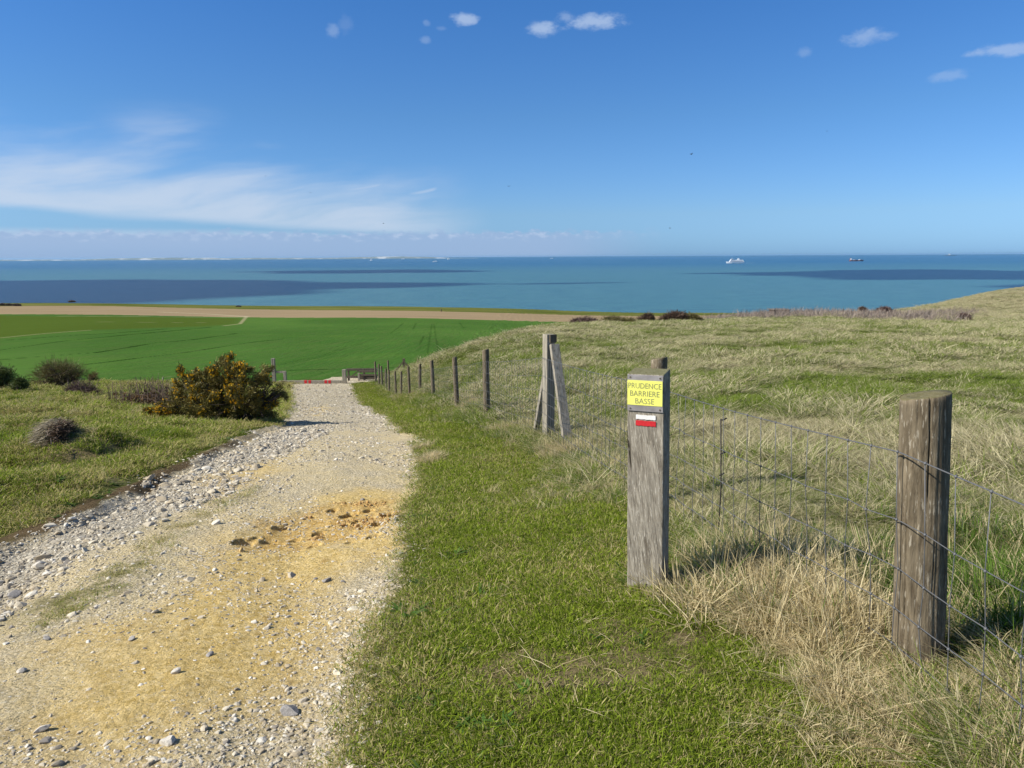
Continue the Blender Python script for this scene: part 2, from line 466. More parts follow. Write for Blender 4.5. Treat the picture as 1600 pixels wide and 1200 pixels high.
def bump(t, b, h, strength=0.5, dist=0.02):
    nd = t.n('ShaderNodeBump', {'Height': h, 'Strength': strength, 'Distance': dist})
    t.t.links.new(nd.outputs[0], b.inputs['Normal'])


def plain(name, col, rough=0.6, metal=0.0, var=0.15, scale=6.0):
    m, t, b = new_mat(name)
    tc = t.n('ShaderNodeTexCoord').outputs['Object']
    nz = t.noise(tc, scale, 4)
    c = t.mix(t.ss(nz, 0.3, 0.7), tuple(x * (1 - var) for x in col), tuple(min(1, x * (1 + var)) for x in col))
    setp(t, b, Base_Color=c, Roughness=rough, Metallic=metal)
    return m


# ground (pasture, verge, meadow soil and the stony track share one material driven by surveyed masks)
def make_ground_mat():
    m, t, b = new_mat('ground_surface')
    pos = t.n('ShaderNodeNewGeometry').outputs['Position']
    A = t.attr
    # ---- stony track
    vp = t.n('ShaderNodeVectorMath', {0: t.noise(pos, 30.0, 3, 0.6, out=1), 1: (0.035, 0.035, 0.035), 2: pos}, operation='MULTIPLY_ADD').outputs[0]
    v1 = t.n('ShaderNodeTexVoronoi', {'Vector': vp, 'Scale': 46.0}); v2 = t.n('ShaderNodeTexVoronoi', {'Vector': vp, 'Scale': 110.0})
    v3 = t.n('ShaderNodeTexVoronoi', {'Vector': vp, 'Scale': 13.0})
    h1 = t.n('ShaderNodeSeparateColor', {0: v1.outputs['Color']}).outputs[0]
    h2 = t.n('ShaderNodeSeparateColor', {0: v2.outputs['Color']}).outputs[1]
    h3 = t.n('ShaderNodeSeparateColor', {0: v3.outputs['Color']}).outputs[1]
    nz = t.noise(pos, 2.3, 5, 0.6); nf = t.noise(pos, 24, 4, 0.65)
    pos2 = 0
    grey = t.mix(h1, (0.25, 0.21, 0.14), (0.78, 0.68, 0.49))
    grey = t.mix(t.m('MULTIPLY', h2, 0.5), grey, (0.84, 0.75, 0.57))
    grey = t.mix(t.m('MULTIPLY', h3, 0.35), grey, (0.36, 0.31, 0.225))
    speck = t.n('ShaderNodeSeparateColor', {0: v2.outputs['Color']}).outputs[2]
    tan = t.mix(nf, (0.55, 0.435, 0.23), (0.82, 0.685, 0.41))
    col = t.mix(t.ss(nz, 0.34, 0.62, 0.40, 0.95), grey, tan)
    chalk = t.mix(h1, (0.34, 0.30, 0.23), (0.62, 0.57, 0.46))
    col = t.mix(A('gully'), col, chalk)
    sandc = t.mix(t.ss(nf, 0.3, 0.7), (0.56, 0.39, 0.125), (0.82, 0.63, 0.29))
    sf = t.m('MULTIPLY', A('sand'), t.ss(t.m('ADD', t.noise(pos, 2.9, 6, 0.66), t.m('MULTIPLY', A('sand'), 0.30)), 0.42, 0.64))
    col = t.mix(sf, col, sandc)
    sand2 = t.mix(t.ss(nf, 0.35, 0.65), (0.50, 0.305, 0.085), (0.74, 0.525, 0.205))
    col = t.mix(t.m('MULTIPLY', A('sand2'), t.ss(t.noise(pos, 7, 4), 0.3, 0.6, 0.55, 1.0)), col, sand2)
    col = t.mix(t.m('MULTIPLY', t.ss(speck, 0.80, 0.90), t.m('SUBTRACT', 0.55, t.m('MULTIPLY', A('sand'), 0.35))), col, (0.17, 0.135, 0.08))
    col = t.mix(t.m('MULTIPLY', t.ss(speck, 0.16, 0.08), t.m('SUBTRACT', 0.55, t.m('MULTIPLY', A('sand'), 0.35))), col, (0.86, 0.80, 0.66))
    rut = t.noise(t.vmul(pos, (9.0, 2.2, 1)), 1.0, 5, 0.7)
    col = t.mix(t.m('MULTIPLY', sf, t.ss(rut, 0.56, 0.72, 0, .55)), col, (0.40, 0.25, 0.085))
    col = t.mix(t.m('MULTIPLY', sf, t.ss(t.noise(pos, 1.7, 6, 0.75), 0.54, 0.68, 0, .6)), col, (0.60, 0.53, 0.40))
    strip = t.mix(nf, (0.13, 0.14, 0.045), (0.30, 0.255, 0.13))
    col = t.mix(t.m('MULTIPLY', A('strip'), t.ss(t.noise(pos, 6, 5, 0.65), 0.38, 0.6)), col, strip)
    # ---- turf
    n1 = t.noise(pos, 0.9, 5, 0.62); n2 = t.noise(pos, 7.0, 5, 0.65)
    blade = t.noise(t.vmul(pos, (9, 30, 20)), 1.0, 4, 0.65)
    green = t.mix(n2, (0.026, 0.038, 0.008), (0.105, 0.130, 0.022))
    straw = t.mix(t.ss(blade, 0.3, 0.7), (0.075, 0.068, 0.036), (0.46, 0.42, 0.25))
    dryf = t.ss(t.m('ADD', A('dry'), t.m('MULTIPLY', t.m('SUBTRACT', t.m('ADD', t.m('MULTIPLY', n1, 0.5), t.m('MULTIPLY', blade, 0.5)), 0.5), 1.7)), 0.15, 0.85)
    turf = t.mix(dryf, green, straw)
    turf = t.mix(t.m('MULTIPLY', A('bare'), 0.85), turf, t.mix(nf, (0.15, 0.115, 0.055), (0.36, 0.29, 0.16)))
    turf = t.mix(t.m('MULTIPLY', t.ss(t.noise(pos, 2.1, 6, 0.7), 0.60, 0.74), A('worn')), turf, (0.27, 0.21, 0.11))
    mauve = t.mix(n2, (0.15, 0.11, 0.085), (0.27, 0.21, 0.165))
    turf = t.mix(t.m('MULTIPLY', A('scrub'), t.ss(n1, 0.3, 0.6, 0.5, 1)), turf, mauve)
    soil = t.mix(A('earth'), turf, t.mix(nf, (0.035, 0.026, 0.016), (0.10, 0.075, 0.045)))
    pf = t.ss(t.m('ADD', A('path'), t.m('MULTIPLY', t.m('SUBTRACT', t.noise(pos, 16, 5, 0.7), 0.5), 0.9)), 0.36, 0.64)
    col = t.mix(pf, turf, col)
    col = t.mix(A('earth'), col, t.mix(nf, (0.075, 0.053, 0.030), (0.21, 0.155, 0.09)))
    setp(t, b, Base_Color=col, Roughness=1.0, Specular_IOR_Level=0.0)
    stony = t.m('MULTIPLY', pf, t.m('SUBTRACT', 1.0, t.m('MULTIPLY', sf, 0.85)))
    hh = t.m('ADD', t.m('MULTIPLY', t.m('ADD', t.m('MULTIPLY', v1.outputs['Distance'], -0.5), t.m('MULTIPLY', h1, 0.6)), stony), t.m('MULTIPLY', t.noise(pos, 40, 6, 0.75), 1.3))
    hh = t.m('ADD', hh, t.m('MULTIPLY', rut, t.m('MULTIPLY', pf, 0.7)))
    hh = t.m('ADD', hh, t.m('MULTIPLY', t.m('MULTIPLY', blade, 2.0), t.m('SUBTRACT', 1.0, pf)))
    bump(t, b, hh, 1.0, 0.022)
    return m


def make_crop_mat():
    m, t, b = new_mat('young_cereal_crop')
    pos = t.n('ShaderNodeNewGeometry').outputs['Position']
    big = t.noise(t.vmul(pos, (1, 0.6, 1)), 0.018, 4, 0.5); rows = t.noise(t.vmul(pos, (1.6, 0.12, 1)), 0.8, 4, 0.6)
    fine = t.noise(pos, 1.6, 5, 0.7)
    c = t.mix(t.ss(big, 0.35, 0.65), (0.050, 0.120, 0.024), (0.080, 0.165, 0.034))
    c = t.mix(t.m('MULTIPLY', t.ss(rows, 0.42, 0.75), 0.35), c, (0.030, 0.082, 0.014))
    c = t.mix(t.m('MULTIPLY', t.ss(fine, 0.35, 0.75), 0.4), c, (0.085, 0.175, 0.034))
    drill = t.noise(t.vmul(pos, (2.6, 0.05, 1)), 0.9, 2, 0.5)
    c = t.mix(t.m('MULTIPLY', t.ss(drill, 0.5, 0.62), 0.30), c, (0.10, 0.115, 0.045))
    c = t.mix(t.m('MULTIPLY', t.ss(t.noise(pos, 0.045, 6, 0.7), 0.52, 0.68), 0.45), c, (0.082, 0.165, 0.030))
    c = t.mix(t.m('MULTIPLY', t.attr('rough'), t.ss(fine, 0.3, 0.7, .5, 1)), c, (0.075, 0.105, 0.016))
    c = t.mix(t.attr('tram'), c, (0.012, 0.034, 0.006))
    c = t.mix(t.attr('pale'), c, (0.30, 0.28, 0.15))
    setp(t, b, Base_Color=c, Roughness=1.0, Specular_IOR_Level=0.0)
    bump(t, b, t.m('ADD', fine, rows), 0.7, 0.25)
    return m


def make_plough_mat():
    m, t, b = new_mat('bare_ploughed_soil')
    pos = t.n('ShaderNodeNewGeometry').outputs['Position']
    a = t.noise(t.vmul(pos, (0.02, 0.3, 1)), 1.0, 4, 0.6); f = t.noise(pos, 0.5, 5, 0.7)
    c = t.mix(t.ss(a, 0.3, 0.7), (0.235, 0.175, 0.10), (0.345, 0.265, 0.16))
    c = t.mix(t.m('MULTIPLY', f, 0.5), c, (0.29, 0.22, 0.135))
    c = t.mix(t.attr('pale'), c, (0.44, 0.39, 0.25))
    setp(t, b, Base_Color=c, Roughness=1.0, Specular_IOR_Level=0.0)
    bump(t, b, f, 0.5, 0.2)
    return m


def make_cliff_turf_mat():
    m, t, b = new_mat('clifftop_turf_surface')
    pos = t.n('ShaderNodeNewGeometry').outputs['Position']
    a = t.noise(t.vmul(pos, (0.6, 1.6, 1)), 0.03, 5, 0.6); f = t.noise(pos, 0.35, 5, 0.7)
    c = t.mix(t.ss(a, 0.32, 0.68), (0.070, 0.095, 0.018), (0.16, 0.165, 0.045))
    c = t.mix(t.m('MULTIPLY', t.ss(f, 0.5, 0.8), 0.5), c, (0.28, 0.235, 0.115))
    setp(t, b, Base_Color=c, Roughness=1.0, Specular_IOR_Level=0.0)
    bump(t, b, f, 0.5, 0.5)
    return m


def make_sea_mat():
    m, t, b = new_mat('sea_water')
    pos = t.n('ShaderNodeNewGeometry').outputs['Position']
    sp = t.n('ShaderNodeSeparateXYZ', {0: pos})
    yy = t.m('ADD', sp.outputs[1], t.m('MULTIPLY', t.m('SUBTRACT', t.noise(t.vmul(pos, (0.00012, 0.0005, 0)), 1, 4), 0.5), 3500.0))
    silt_haze = t.mix(t.ss(yy, 3600.0, 9500.0), (0.056, 0.156, 0.168), (0.006, 0.085, 0.185))     # silty inshore; offshore the blue of haze and sky reflection is painted in
    silt_haze = t.mix(t.m('MULTIPLY', t.ss(t.noise(t.vmul(pos, (0.00035, 0.0014, 0)), 1, 5), 0.35, 0.7), 0.35), silt_haze, (0.066, 0.155, 0.165))
    chop = t.noise(t.vmul(pos, (0.012, 0.03, 0)), 1, 5, 0.65)
    silt_haze = t.mix(t.m('MULTIPLY', t.ss(chop, 0.44, 0.60), 0.38), silt_haze, (0.022, 0.085, 0.12))
    setp(t, b, Base_Color=silt_haze, Roughness=0.26, IOR=1.33, Specular_IOR_Level=0.22)
    wv = t.m('ADD', t.noise(t.vmul(pos, (0.05, 0.11, 0)), 1, 4, 0.6), t.m('MULTIPLY', chop, 1.5))
    bump(t, b, wv, 0.9, 4.0)
    return m


def wood(name, dark, light, zs=3.0, xs=55.0, streak=None, moss=0.0, skew=0.0):
    m, t, b = new_mat(name)
    tc = t.n('ShaderNodeTexCoord').outputs['Object']
    oi = t.n('ShaderNodeObjectInfo').outputs['Random']
    off = t.n('ShaderNodeCombineXYZ', {0: t.m('MULTIPLY', oi, 7.0), 1: t.m('MULTIPLY', oi, 3.0), 2: t.m('MULTIPLY', oi, 11.0)}).outputs[0]
    p = t.n('ShaderNodeVectorMath', {0: tc, 1: off}, operation='ADD').outputs[0]
    if skew:
        s_ = t.n('ShaderNodeSeparateXYZ', {0: p})
        p = t.n('ShaderNodeCombineXYZ', {0: t.m('ADD', s_.outputs[0], t.m('MULTIPLY', s_.outputs[2], skew)), 1: s_.outputs[1], 2: s_.outputs[2]}).outputs[0]
    g1 = t.noise(t.vmul(p, (xs, xs, zs)), 1.0, 6, 0.65, 0.4)
    g2 = t.noise(t.vmul(p, (xs * 3, xs * 3, zs * 2.2)), 1.0, 4, 0.6)
    pa = t.noise(p, 11.0, 5, 0.65)
    c = t.mix(t.ss(g1, 0.30, 0.70), dark, light)
    c = t.mix(t.m('MULTIPLY', t.ss(g2, 0.52, 0.72), 0.65), c, tuple(x * 0.45 for x in dark))
    c = t.mix(t.ss(pa, 0.42, 0.68, 0.0, 0.6), c, tuple(x * 0.62 for x in light))
    c = t.mix(t.ss(t.noise(t.vmul(p, (xs * .62, xs * .62, .9)), 1.0, 3, 0.5), 0.665, 0.70), c, (0.02, 0.016, 0.011))
    if streak: c = t.mix(t.m('MULTIPLY', t.ss(t.noise(t.vmul(p, (xs * 1.6, xs * 1.6, zs * 1.6)), 1.3, 4, 0.7), 0.56, 0.66), 0.8), c, streak)
    if moss:
        zz = t.n('ShaderNodeSeparateXYZ', {0: t.n('ShaderNodeNewGeometry').outputs['Normal']}).outputs[2]
        c = t.mix(t.m('MULTIPLY', t.ss(zz, 0.6, 0.9), moss), c, (0.13, 0.13, 0.045))
    setp(t, b, Base_Color=c, Roughness=0.85, Specular_IOR_Level=0.2)
    bump(t, b, t.m('ADD', g1, t.m('MULTIPLY', g2, 0.6)), 0.7, 0.006)
    return m


def grass_mat(name, green_a, green_b, straw_a, straw_b, soft=0.12, spec=0.04):
    m, t, b = new_mat(name)
    rnd = t.attr('rnd'); tip = t.attr('tip'); dry = t.attr('dry', 'INSTANCER')
    oi = t.n('ShaderNodeObjectInfo').outputs['Random']
    gr = t.mix(t.m('FRACT', t.m('ADD', t.m('MULTIPLY', rnd, 5.7), t.m('MULTIPLY', oi, 0.35))), green_a, green_b)
    sw = t.mix(t.m('FRACT', t.m('ADD', t.m('MULTIPLY', rnd, 7.3), oi)), straw_a, straw_b)
    d = t.m('ADD', dry, t.m('MULTIPLY', tip, 0.12))
    f = t.ss(t.m('SUBTRACT', d, rnd), -soft, soft)
    c = t.mix(f, gr, sw)
    setp(t, b, Base_Color=c, Roughness=0.6, Specular_IOR_Level=spec)
    tr = t.n('ShaderNodeBsdfTranslucent', {0: c})
    mx = t.n('ShaderNodeMixShader', {0: 0.36, 1: b.outputs[0], 2: tr.outputs[0]})
    t.t.links.new(mx.outputs[0], t.t.nodes['Material Output'].inputs[0])
    return m


def leaf_mat(name, ca, cb, trans=0.2, rough=0.55):
    m, t, b = new_mat(name)
    c = t.mix(t.attr('rnd'), ca, cb)
    setp(t, b, Base_Color=c, Roughness=rough, Specular_IOR_Level=0.25)
    tr = t.n('ShaderNodeBsdfTranslucent', {0: c})
    mx = t.n('ShaderNodeMixShader', {0: trans, 1: b.outputs[0], 2: tr.outputs[0]})
    t.t.links.new(mx.outputs[0], t.t.nodes['Material Output'].inputs[0])
    return m


def stone_mat(name, ramp):
    m, t, b = new_mat(name)
    oi = t.n('ShaderNodeObjectInfo').outputs['Random']
    pos = t.n('ShaderNodeTexCoord').outputs['Object']
    cr = t.n('ShaderNodeValToRGB', {0: oi})
    cr.color_ramp.interpolation = 'CONSTANT'
    els = cr.color_ramp.elements
    while len(els) < len(ramp): els.new(0.5)
    for i, (p, c) in enumerate(ramp):
        els[i].position = p; els[i].color = (*c, 1)
    nz = t.noise(pos, 2.2, 4, 0.6)
    c = t.mix(t.ss(nz, 0.3, 0.75, 0.0, 0.45), cr.outputs[0], (0.30, 0.27, 0.21))
    setp(t, b, Base_Color=c, Roughness=0.8, Specular_IOR_Level=0.25)
    return m


M_GROUND = make_ground_mat()

# ------------------------------------------------------------------ terrain mesh, cut into the ground, track, fields, clifftop
dense = np.radians(np.linspace(-39.5, 39.5, 980))
side = np.radians(np.linspace(39.5, 180, 70))[1:]
ang = np.concatenate([-side[::-1], dense, side])
rad = [0.15, 0.35, 0.6, 0.85, 1.1, 1.3]
r_ = 1.45
while r_ < 55: rad.append(r_); r_ *= 1.0052
while r_ < 690: rad.append(r_); r_ *= 1.011
rad = np.array(rad + [690, 700, 702, 705, 715, 730])
NA, NR = len(ang), len(rad)
AA, RR = np.meshgrid(ang, rad)
edge = 1 + 0.05 * fbm(np.degrees(AA) * 0.09, AA * 0, 77, 4) * np.clip((RR - 400) / 300, 0, 1)
XX, YY = RR * np.sin(AA) * edge, RR * np.cos(AA) * edge
psd = path_sd(XX.ravel(), YY.ravel()).reshape(XX.shape)
ZZ = smooth_z(XX, YY)
ZZ = ZZ + detail(XX.ravel(), YY.ravel(), psd.ravel()).reshape(XX.shape)
SEA_Z = -100.0
drop = np.array([-3, -30, -70, SEA_Z - 4])
ZZ[-4:] = np.where(np.arange(4)[:, None] == 3, drop[:, None], ZZ[-5] + drop[:, None])
ZZ[-4:] = np.maximum(ZZ[-4:], SEA_Z - 4)
XX[-4:], YY[-4:] = XX[-5] * np.array([1.001, 1.004, 1.012, 1.03])[:, None], YY[-5] * np.array([1.001, 1.004, 1.012, 1.03])[:, None]
X, Y, Z = XX.ravel(), YY.ravel(), ZZ.ravel()
PSD = psd.ravel()
RAD = np.hypot(X, Y)
fs = fence_side(X, Y)


def sstep(x, a, b):
    t = np.clip((x - a) / (b - a), 0, 1); return t * t * (3 - 2 * t)


def dryness(X, Y):
    fs = fence_side(X, Y)
    hill = sstep(fs, -0.5, 0.6)
    nz = fbm(X * 0.35, Y * 0.35, 91, 4)
    nl = fbm(X * 0.10, Y * 0.16, 95, 3)
    d_hill = 0.42 + 0.58 * nz + 0.30 * nl + 0.60 * fbm(X * 1.3, Y * 1.3, 97, 4)
    d_verge = 0.11 + 0.25 * nz + 0.25 * fbm(X * 1.6, Y * 1.6, 98, 4)
    left = sstep(-X - 0.28 * Y, 0.5, 1.5)
    d_left = 0.10 + 0.48 * nz + 0.30 * sstep(Y, 8.5, 15) + 0.35 * fbm(X * 1.5, Y * 1.5, 99, 3)
    d = d_hill * hill + (1 - hill) * (d_left * left + d_verge * (1 - left))
    r = np.hypot(X, Y)
    d = d + 0.42 * sstep(r, 85, 150) * hill - 0.16 * sstep(r, 8, 4) * hill
    return np.clip(d, 0.03, 0.97)


at_path = sstep(PSD, -0.22, 0.16)
at_gully = sstep(sdf(X, Y, GULLY) + 0.35 * fbm(X * 1.6, Y * 1.6, 71, 4), -0.1, 0.3)
far_grav = sstep(Y, 11, 17) * at_path
at_gully = np.maximum(at_gully, far_grav * 0.55)
at_sand = sstep(sdf(X, Y, SAND) + 0.5 * fbm(X * 1.2, Y * 1.2, 73, 4), -0.35, 0.45)
for tp in TAN: at_sand = np.maximum(at_sand, 0.8 * sstep(sdf(X, Y, tp) + 0.4 * fbm(X, Y, 74, 3), -0.3, 0.4))
at_sand2 = sstep(sdf(X, Y, SAND2) + 0.2 * fbm(X * 3, Y * 3, 75, 4), -0.12, 0.14)
at_strip = sstep(sdf(X, Y, STRIP) + 0.3 * fbm(X * 2, Y * 2, 76, 4), -0.2, 0.25)
at_dry = dryness(X, Y)
ldist = seg_dist(X, Y, [(-5.2, -7.0), (-5.3, 1.5)] + LEFT_E[:8], False)
leftside = (PSD < 0) & (X < -0.30 * Y)
at_worn = np.maximum(np.where(leftside, np.clip(1 - ldist / 0.8, 0, 1), 0), 0.35 * (fs < -0.4) * (PSD < 0) * (Y < 14))
at_earth = np.where(X < -0.25 * Y, sstep(ldist + 0.16 * fbm(X * 3, Y * 3, 79, 3), 0.13, 0.03) * sstep(fbm(X * .8, Y * .8, 78, 2), -.3, .05), 0) * np.clip((14 - Y) / 4, 0, 1)


def bare_patch(X, Y):
    return sstep(fbm(X * 1.1, Y * 1.1, 181, 4) + 0.25 * fbm(X * 4.5, Y * 4.5, 185, 3), 0.30, 0.52) * (fence_side(X, Y) < -0.3)


at_bare = bare_patch(X, Y)
at_scrub = sstep(RAD, 84, 100) * sstep(RAD, 185, 160) * sstep(np.degrees(np.arctan2(X, Y)), 14, 19) * sstep(np.degrees(np.arctan2(X, Y)), 32, 27)
TRAMS = [[(-80, 572), (0, 562), (80, 556), (150, 551), (240, 536), (300, 531), (370, 521)], [(-80, 556), (0, 547), (100, 533), (200, 523), (330, 511)], [(130, 570), (220, 559), (300, 549), (370, 538), (440, 530)],
         [(-60, 536), (60, 528), (170, 521), (260, 514)], [(430, 568), (500, 557), (530, 545), (560, 537)], [(432, 570), (500, 559), (536, 546), (566, 537)], [(610, 521), (622, 512), (630, 505)],
         [(668, 552), (671, 530), (675, 506)], [(685, 549), (681, 528), (678, 506)], [(645, 515), (650, 505)], [(655, 540), (662, 525)], [(725, 513), (718, 504)], [(425, 579), (480, 578), (560, 576), (640, 573)]]
at_tram = np.zeros_like(X)
fm = (RAD > 48) & (RAD < 340) & (np.abs(np.arctan2(X, Y)) < 0.75) & (Y > 0)
for k, tl in enumerate(TRAMS):
    w = wp(tl)
    dd = seg_dist(X[fm], Y[fm], w, False)
    hw = (0.0030 if k in (0, 1, 2, 3, 12) else 0.0016) * RAD[fm] * (1.5 if k == 12 else 0.75)
    at_tram[fm] = np.maximum(at_tram[fm], (0.85 if k in (0, 1, 2, 3, 12) else .42) * sstep(dd + hw * 1.2 * fbm(X[fm] * 0.3, Y[fm] * 0.3, 5, 2), hw * 1.3, hw * 0.3))
PALES = [[(-60, 532), (0, 528), (60, 522), (140, 516)], [(96, 494), (250, 495), (340, 495.5), (385, 495)], [(250, 487.5), (330, 491), (385, 494.5)], [(385, 494.5), (375, 506), (350, 509)], [(130, 503), (260, 504), (340, 504)]]
at_pale = np.zeros_like(X)
fm2 = (RAD > 90) & (RAD < 560) & (np.abs(np.arctan2(X, Y)) < 0.75) & (Y > 0)
for k, tl in enumerate(PALES):
    dd = seg_dist(X[fm2], Y[fm2], wp(tl), False)
    hw = 0.006 * RAD[fm2] * (0.45 if k in (0, 3, 4) else 0.9)
    at_pale[fm2] = np.maximum(at_pale[fm2], (0.5 if k == 4 else 0.8) * sstep(dd, hw * 1.2, hw * 0.4))
lf = wp([(-300, 540), (0, 530), (150, 516), (330, 510), (380, 506), (384, 497), (100, 494.5), (-300, 489)])
at_rough = sstep(sdf(X, Y, lf), -3, 6)

idx = np.arange(NA * NR).reshape(NR, NA)
q = np.stack([idx[:-1, :-1], idx[:-1, 1:], idx[1:, 1:], idx[1:, :-1]], -1).reshape(-1, 4)
cx, cy = X[q].mean(1), Y[q].mean(1)
crr = np.hypot(cx, cy); caz = np.degrees(np.arctan2(cx, cy))
cls = np.zeros(len(q), int)                       # 0 grassland ground
cls[PSD[q].mean(1) > 0] = 1                       # track
fl = np.array(LINE_FIELD); o_ = np.argsort(np.degrees(np.arctan2(fl[:, 0], fl[:, 1])))
rf = np.interp(caz, np.degrees(np.arctan2(fl[:, 0], fl[:, 1]))[o_], np.hypot(fl[:, 0], fl[:, 1])[o_])
rf = np.where(caz > np.degrees(np.arctan2(*LINE_FIELD[-1])), np.interp(caz, [-10, 0, 4, 14, 20], [58, 66, 80, 150, 200]), rf) + 0.8 * fbm(cx * .4, cy * .4, 3, 3)
wob = 1 + 0.008 * fbm(caz * 0.6, caz * 0, 8, 3)
infield = (caz < 22) & (caz > -75) & (cls == 0) | (crr > 62) & (caz < 22) & (caz > -75)
cls[infield & (crr > rf) & (np.abs(caz) < 90)] = 2
cls[(cls == 2) & (cy > 330 * wob)] = 3
cls[(cls == 3) & (cy > 520 * wob)] = 4
cls[(crr > 600)] = 4
cls[(crr > 520) & (np.abs(caz) > 60)] = 4
cls[np.arange(len(q)) // (NA - 1) >= NR - 5] = 5


def terrain_part(name, k, mt, attrs):
    f = q[cls == k]
    u_, inv = np.unique(f, return_inverse=True)
    me = np_mesh(name, np.stack([X[u_], Y[u_], Z[u_]], 1), [inv.reshape(-1, 4)], {a: v[u_] for a, v in attrs.items()})
    o = link(bpy.data.objects.new(name, me)); me.materials.append(mt); o['kind'] = 'structure'
    return o


GA = dict(path=at_path, gully=at_gully, sand=at_sand, sand2=at_sand2, strip=at_strip, dry=at_dry, worn=at_worn, earth=at_earth, scrub=at_scrub, bare=at_bare)
terrain_part('ground', 0, M_GROUND, GA)
terrain_part('path', 1, M_GROUND, GA)
terrain_part('crop_field', 2, make_crop_mat(), dict(tram=at_tram, pale=at_pale, rough=at_rough))
terrain_part('ploughed_field', 3, make_plough_mat(), dict(pale=at_pale))
terrain_part('clifftop_ground', 4, make_cliff_turf_mat(), {})
terrain_part('cliff', 5, plain('chalk_cliff', (0.6, 0.58, 0.52), 0.9, scale=0.05), {})

# sea, far coast
k = 96
sea = MB()
rings = [300, 1200, 3000, 7000, 15000, 35000, 70000]
sv = [(0, 0, SEA_Z)] + [(r * math.sin(2 * math.pi * i / k), r * math.cos(2 * math.pi * i / k), SEA_Z) for r in rings for i in range(k)]
sf_ = [(0, 1 + (i + 1) % k, 1 + i) for i in range(k)] + [(1 + j * k + i, 1 + j * k + (i + 1) % k, 1 + (j + 1) * k + (i + 1) % k, 1 + (j + 1) * k + i) for j in range(len(rings) - 1) for i in range(k)]
sea.add(sv, sf_)
so_ = sea.build('sea', make_sea_mat()); so_['kind'] = 'structure'


def make_coast():
    m, t, b = new_mat('far_chalk_coast')
    pos = t.n('ShaderNodeNewGeometry').outputs['Position']
    z_ = t.n('ShaderNodeSeparateXYZ', {0: pos}).outputs[2]
    nz = t.noise(t.vmul(pos, (0.0011, 0.001, 0.002)), 1, 5, 0.65)
    f = t.ss(nz, 0.47, 0.62)
    c = t.mix(f, (0.16, 0.20, 0.19), (0.50, 0.52, 0.52))
    setp(t, b, Base_Color=c, Roughness=0.95)
    us = np.linspace(-420, 745, 360); Yc = 33000
    bm = MB(); vs = []
    for i, u in enumerate(us):
        p = pix(u, 402, Yc)
        x = p[0]
        h = 40 + 55 * (fbm(np.array([x * 0.0004]), np.array([0.0]), 4, 5)[0] + 0.35)
        h *= min(1, (745 - u) / 90)
        vs += [(x, Yc, SEA_Z), (x, Yc + 60, SEA_Z + h * 0.93), (x, Yc + 900, SEA_Z + h * 1.25), (x, Yc + 3000, SEA_Z)]
    fs_ = [(4 * i + j, 4 * (i + 1) + j, 4 * (i + 1) + j + 1, 4 * i + j + 1) for i in range(len(us) - 1) for j in range(3)]
    bm.add(vs, fs_)
    o = bm.build('far_coast', m, smooth=True); o['kind'] = 'structure'


make_coast()

# clouds that shade the sea: they hang well outside the picture, up towards the sun
M_CLOUD = plain('cloud_white', (0.85, 0.86, 0.88), 1.0, var=0.03, scale=0.001)
SHADES = [[(-250, 441), (0, 439), (120, 438), (250, 437), (400, 441), (520, 441.5), (640, 444), (660, 447), (560, 451), (420, 455), (330, 460), (230, 465), (165, 470), (60, 475), (-250, 484)],
          [(395, 425), (470, 423.3), (560, 422), (640, 421.2), (705, 422), (700, 425.5), (620, 426.5), (540, 427.2), (450, 427.2)],
          [(1120, 427), (1200, 425), (1300, 422.8), (1380, 421), (1450, 421.3), (1520, 422), (1600, 423.5), (1800, 425), (1800, 439), (1600, 437), (1500, 438), (1400, 437), (1320, 435), (1270, 431), (1180, 429.5)],
          [(1540, 447), (1600, 444), (1750, 444), (1750, 450), (1640, 450)], [(700, 445), (760, 444.2), (830, 444.6), (770, 446)]]
for sh in SHADES:
    pts = []
    m_ = len(sh)
    for i in range(m_):
        (u0, v0), (u1, v1) = sh[i], sh[(i + 1) % m_]
        for t_ in np.linspace(0, 1, 14, endpoint=False):
            d = ray(u0 + (u1 - u0) * t_, v0 + (v1 - v0) * t_)
            p = EYE + d * ((SEA_Z - EYE[2]) / d[2])
            pts.append(p)
    pts = np.array(pts)
    jit = 420 * np.stack([fbm(pts[:, 0] * .0025, pts[:, 1] * .004, 3, 4), fbm(pts[:, 0] * .0025, pts[:, 1] * .004, 9, 4)], 1)
    pts[:, :2] += jit * np.array([1.0, 0.5])
    pts = pts + SUN * ((8000 - SEA_Z) / SUN[2])
    c = pts.mean(0); m_ = len(pts)
    bm = MB(); vs = []
    for sx, dz in ((1.0, 0), (0.985, 90), (0.8, 190), (0.4, 260)):
        for p in pts: vs.append((c[0] + (p[0] - c[0]) * sx, c[1] + (p[1] - c[1]) * sx, 8000 + dz + (60 * random.random() if dz else 0)))
    fs_ = [(j * m_ + i, j * m_ + (i + 1) % m_, (j + 1) * m_ + (i + 1) % m_, (j + 1) * m_ + i) for j in range(3) for i in range(m_)]
    fs_ += [tuple(range(m_))[::-1], tuple(range(3 * m_, 4 * m_))]
    bm.add(vs, fs_)
    o = bm.build('cloud', M_CLOUD, smooth=True); o['kind'] = 'structure'
#@@PART2

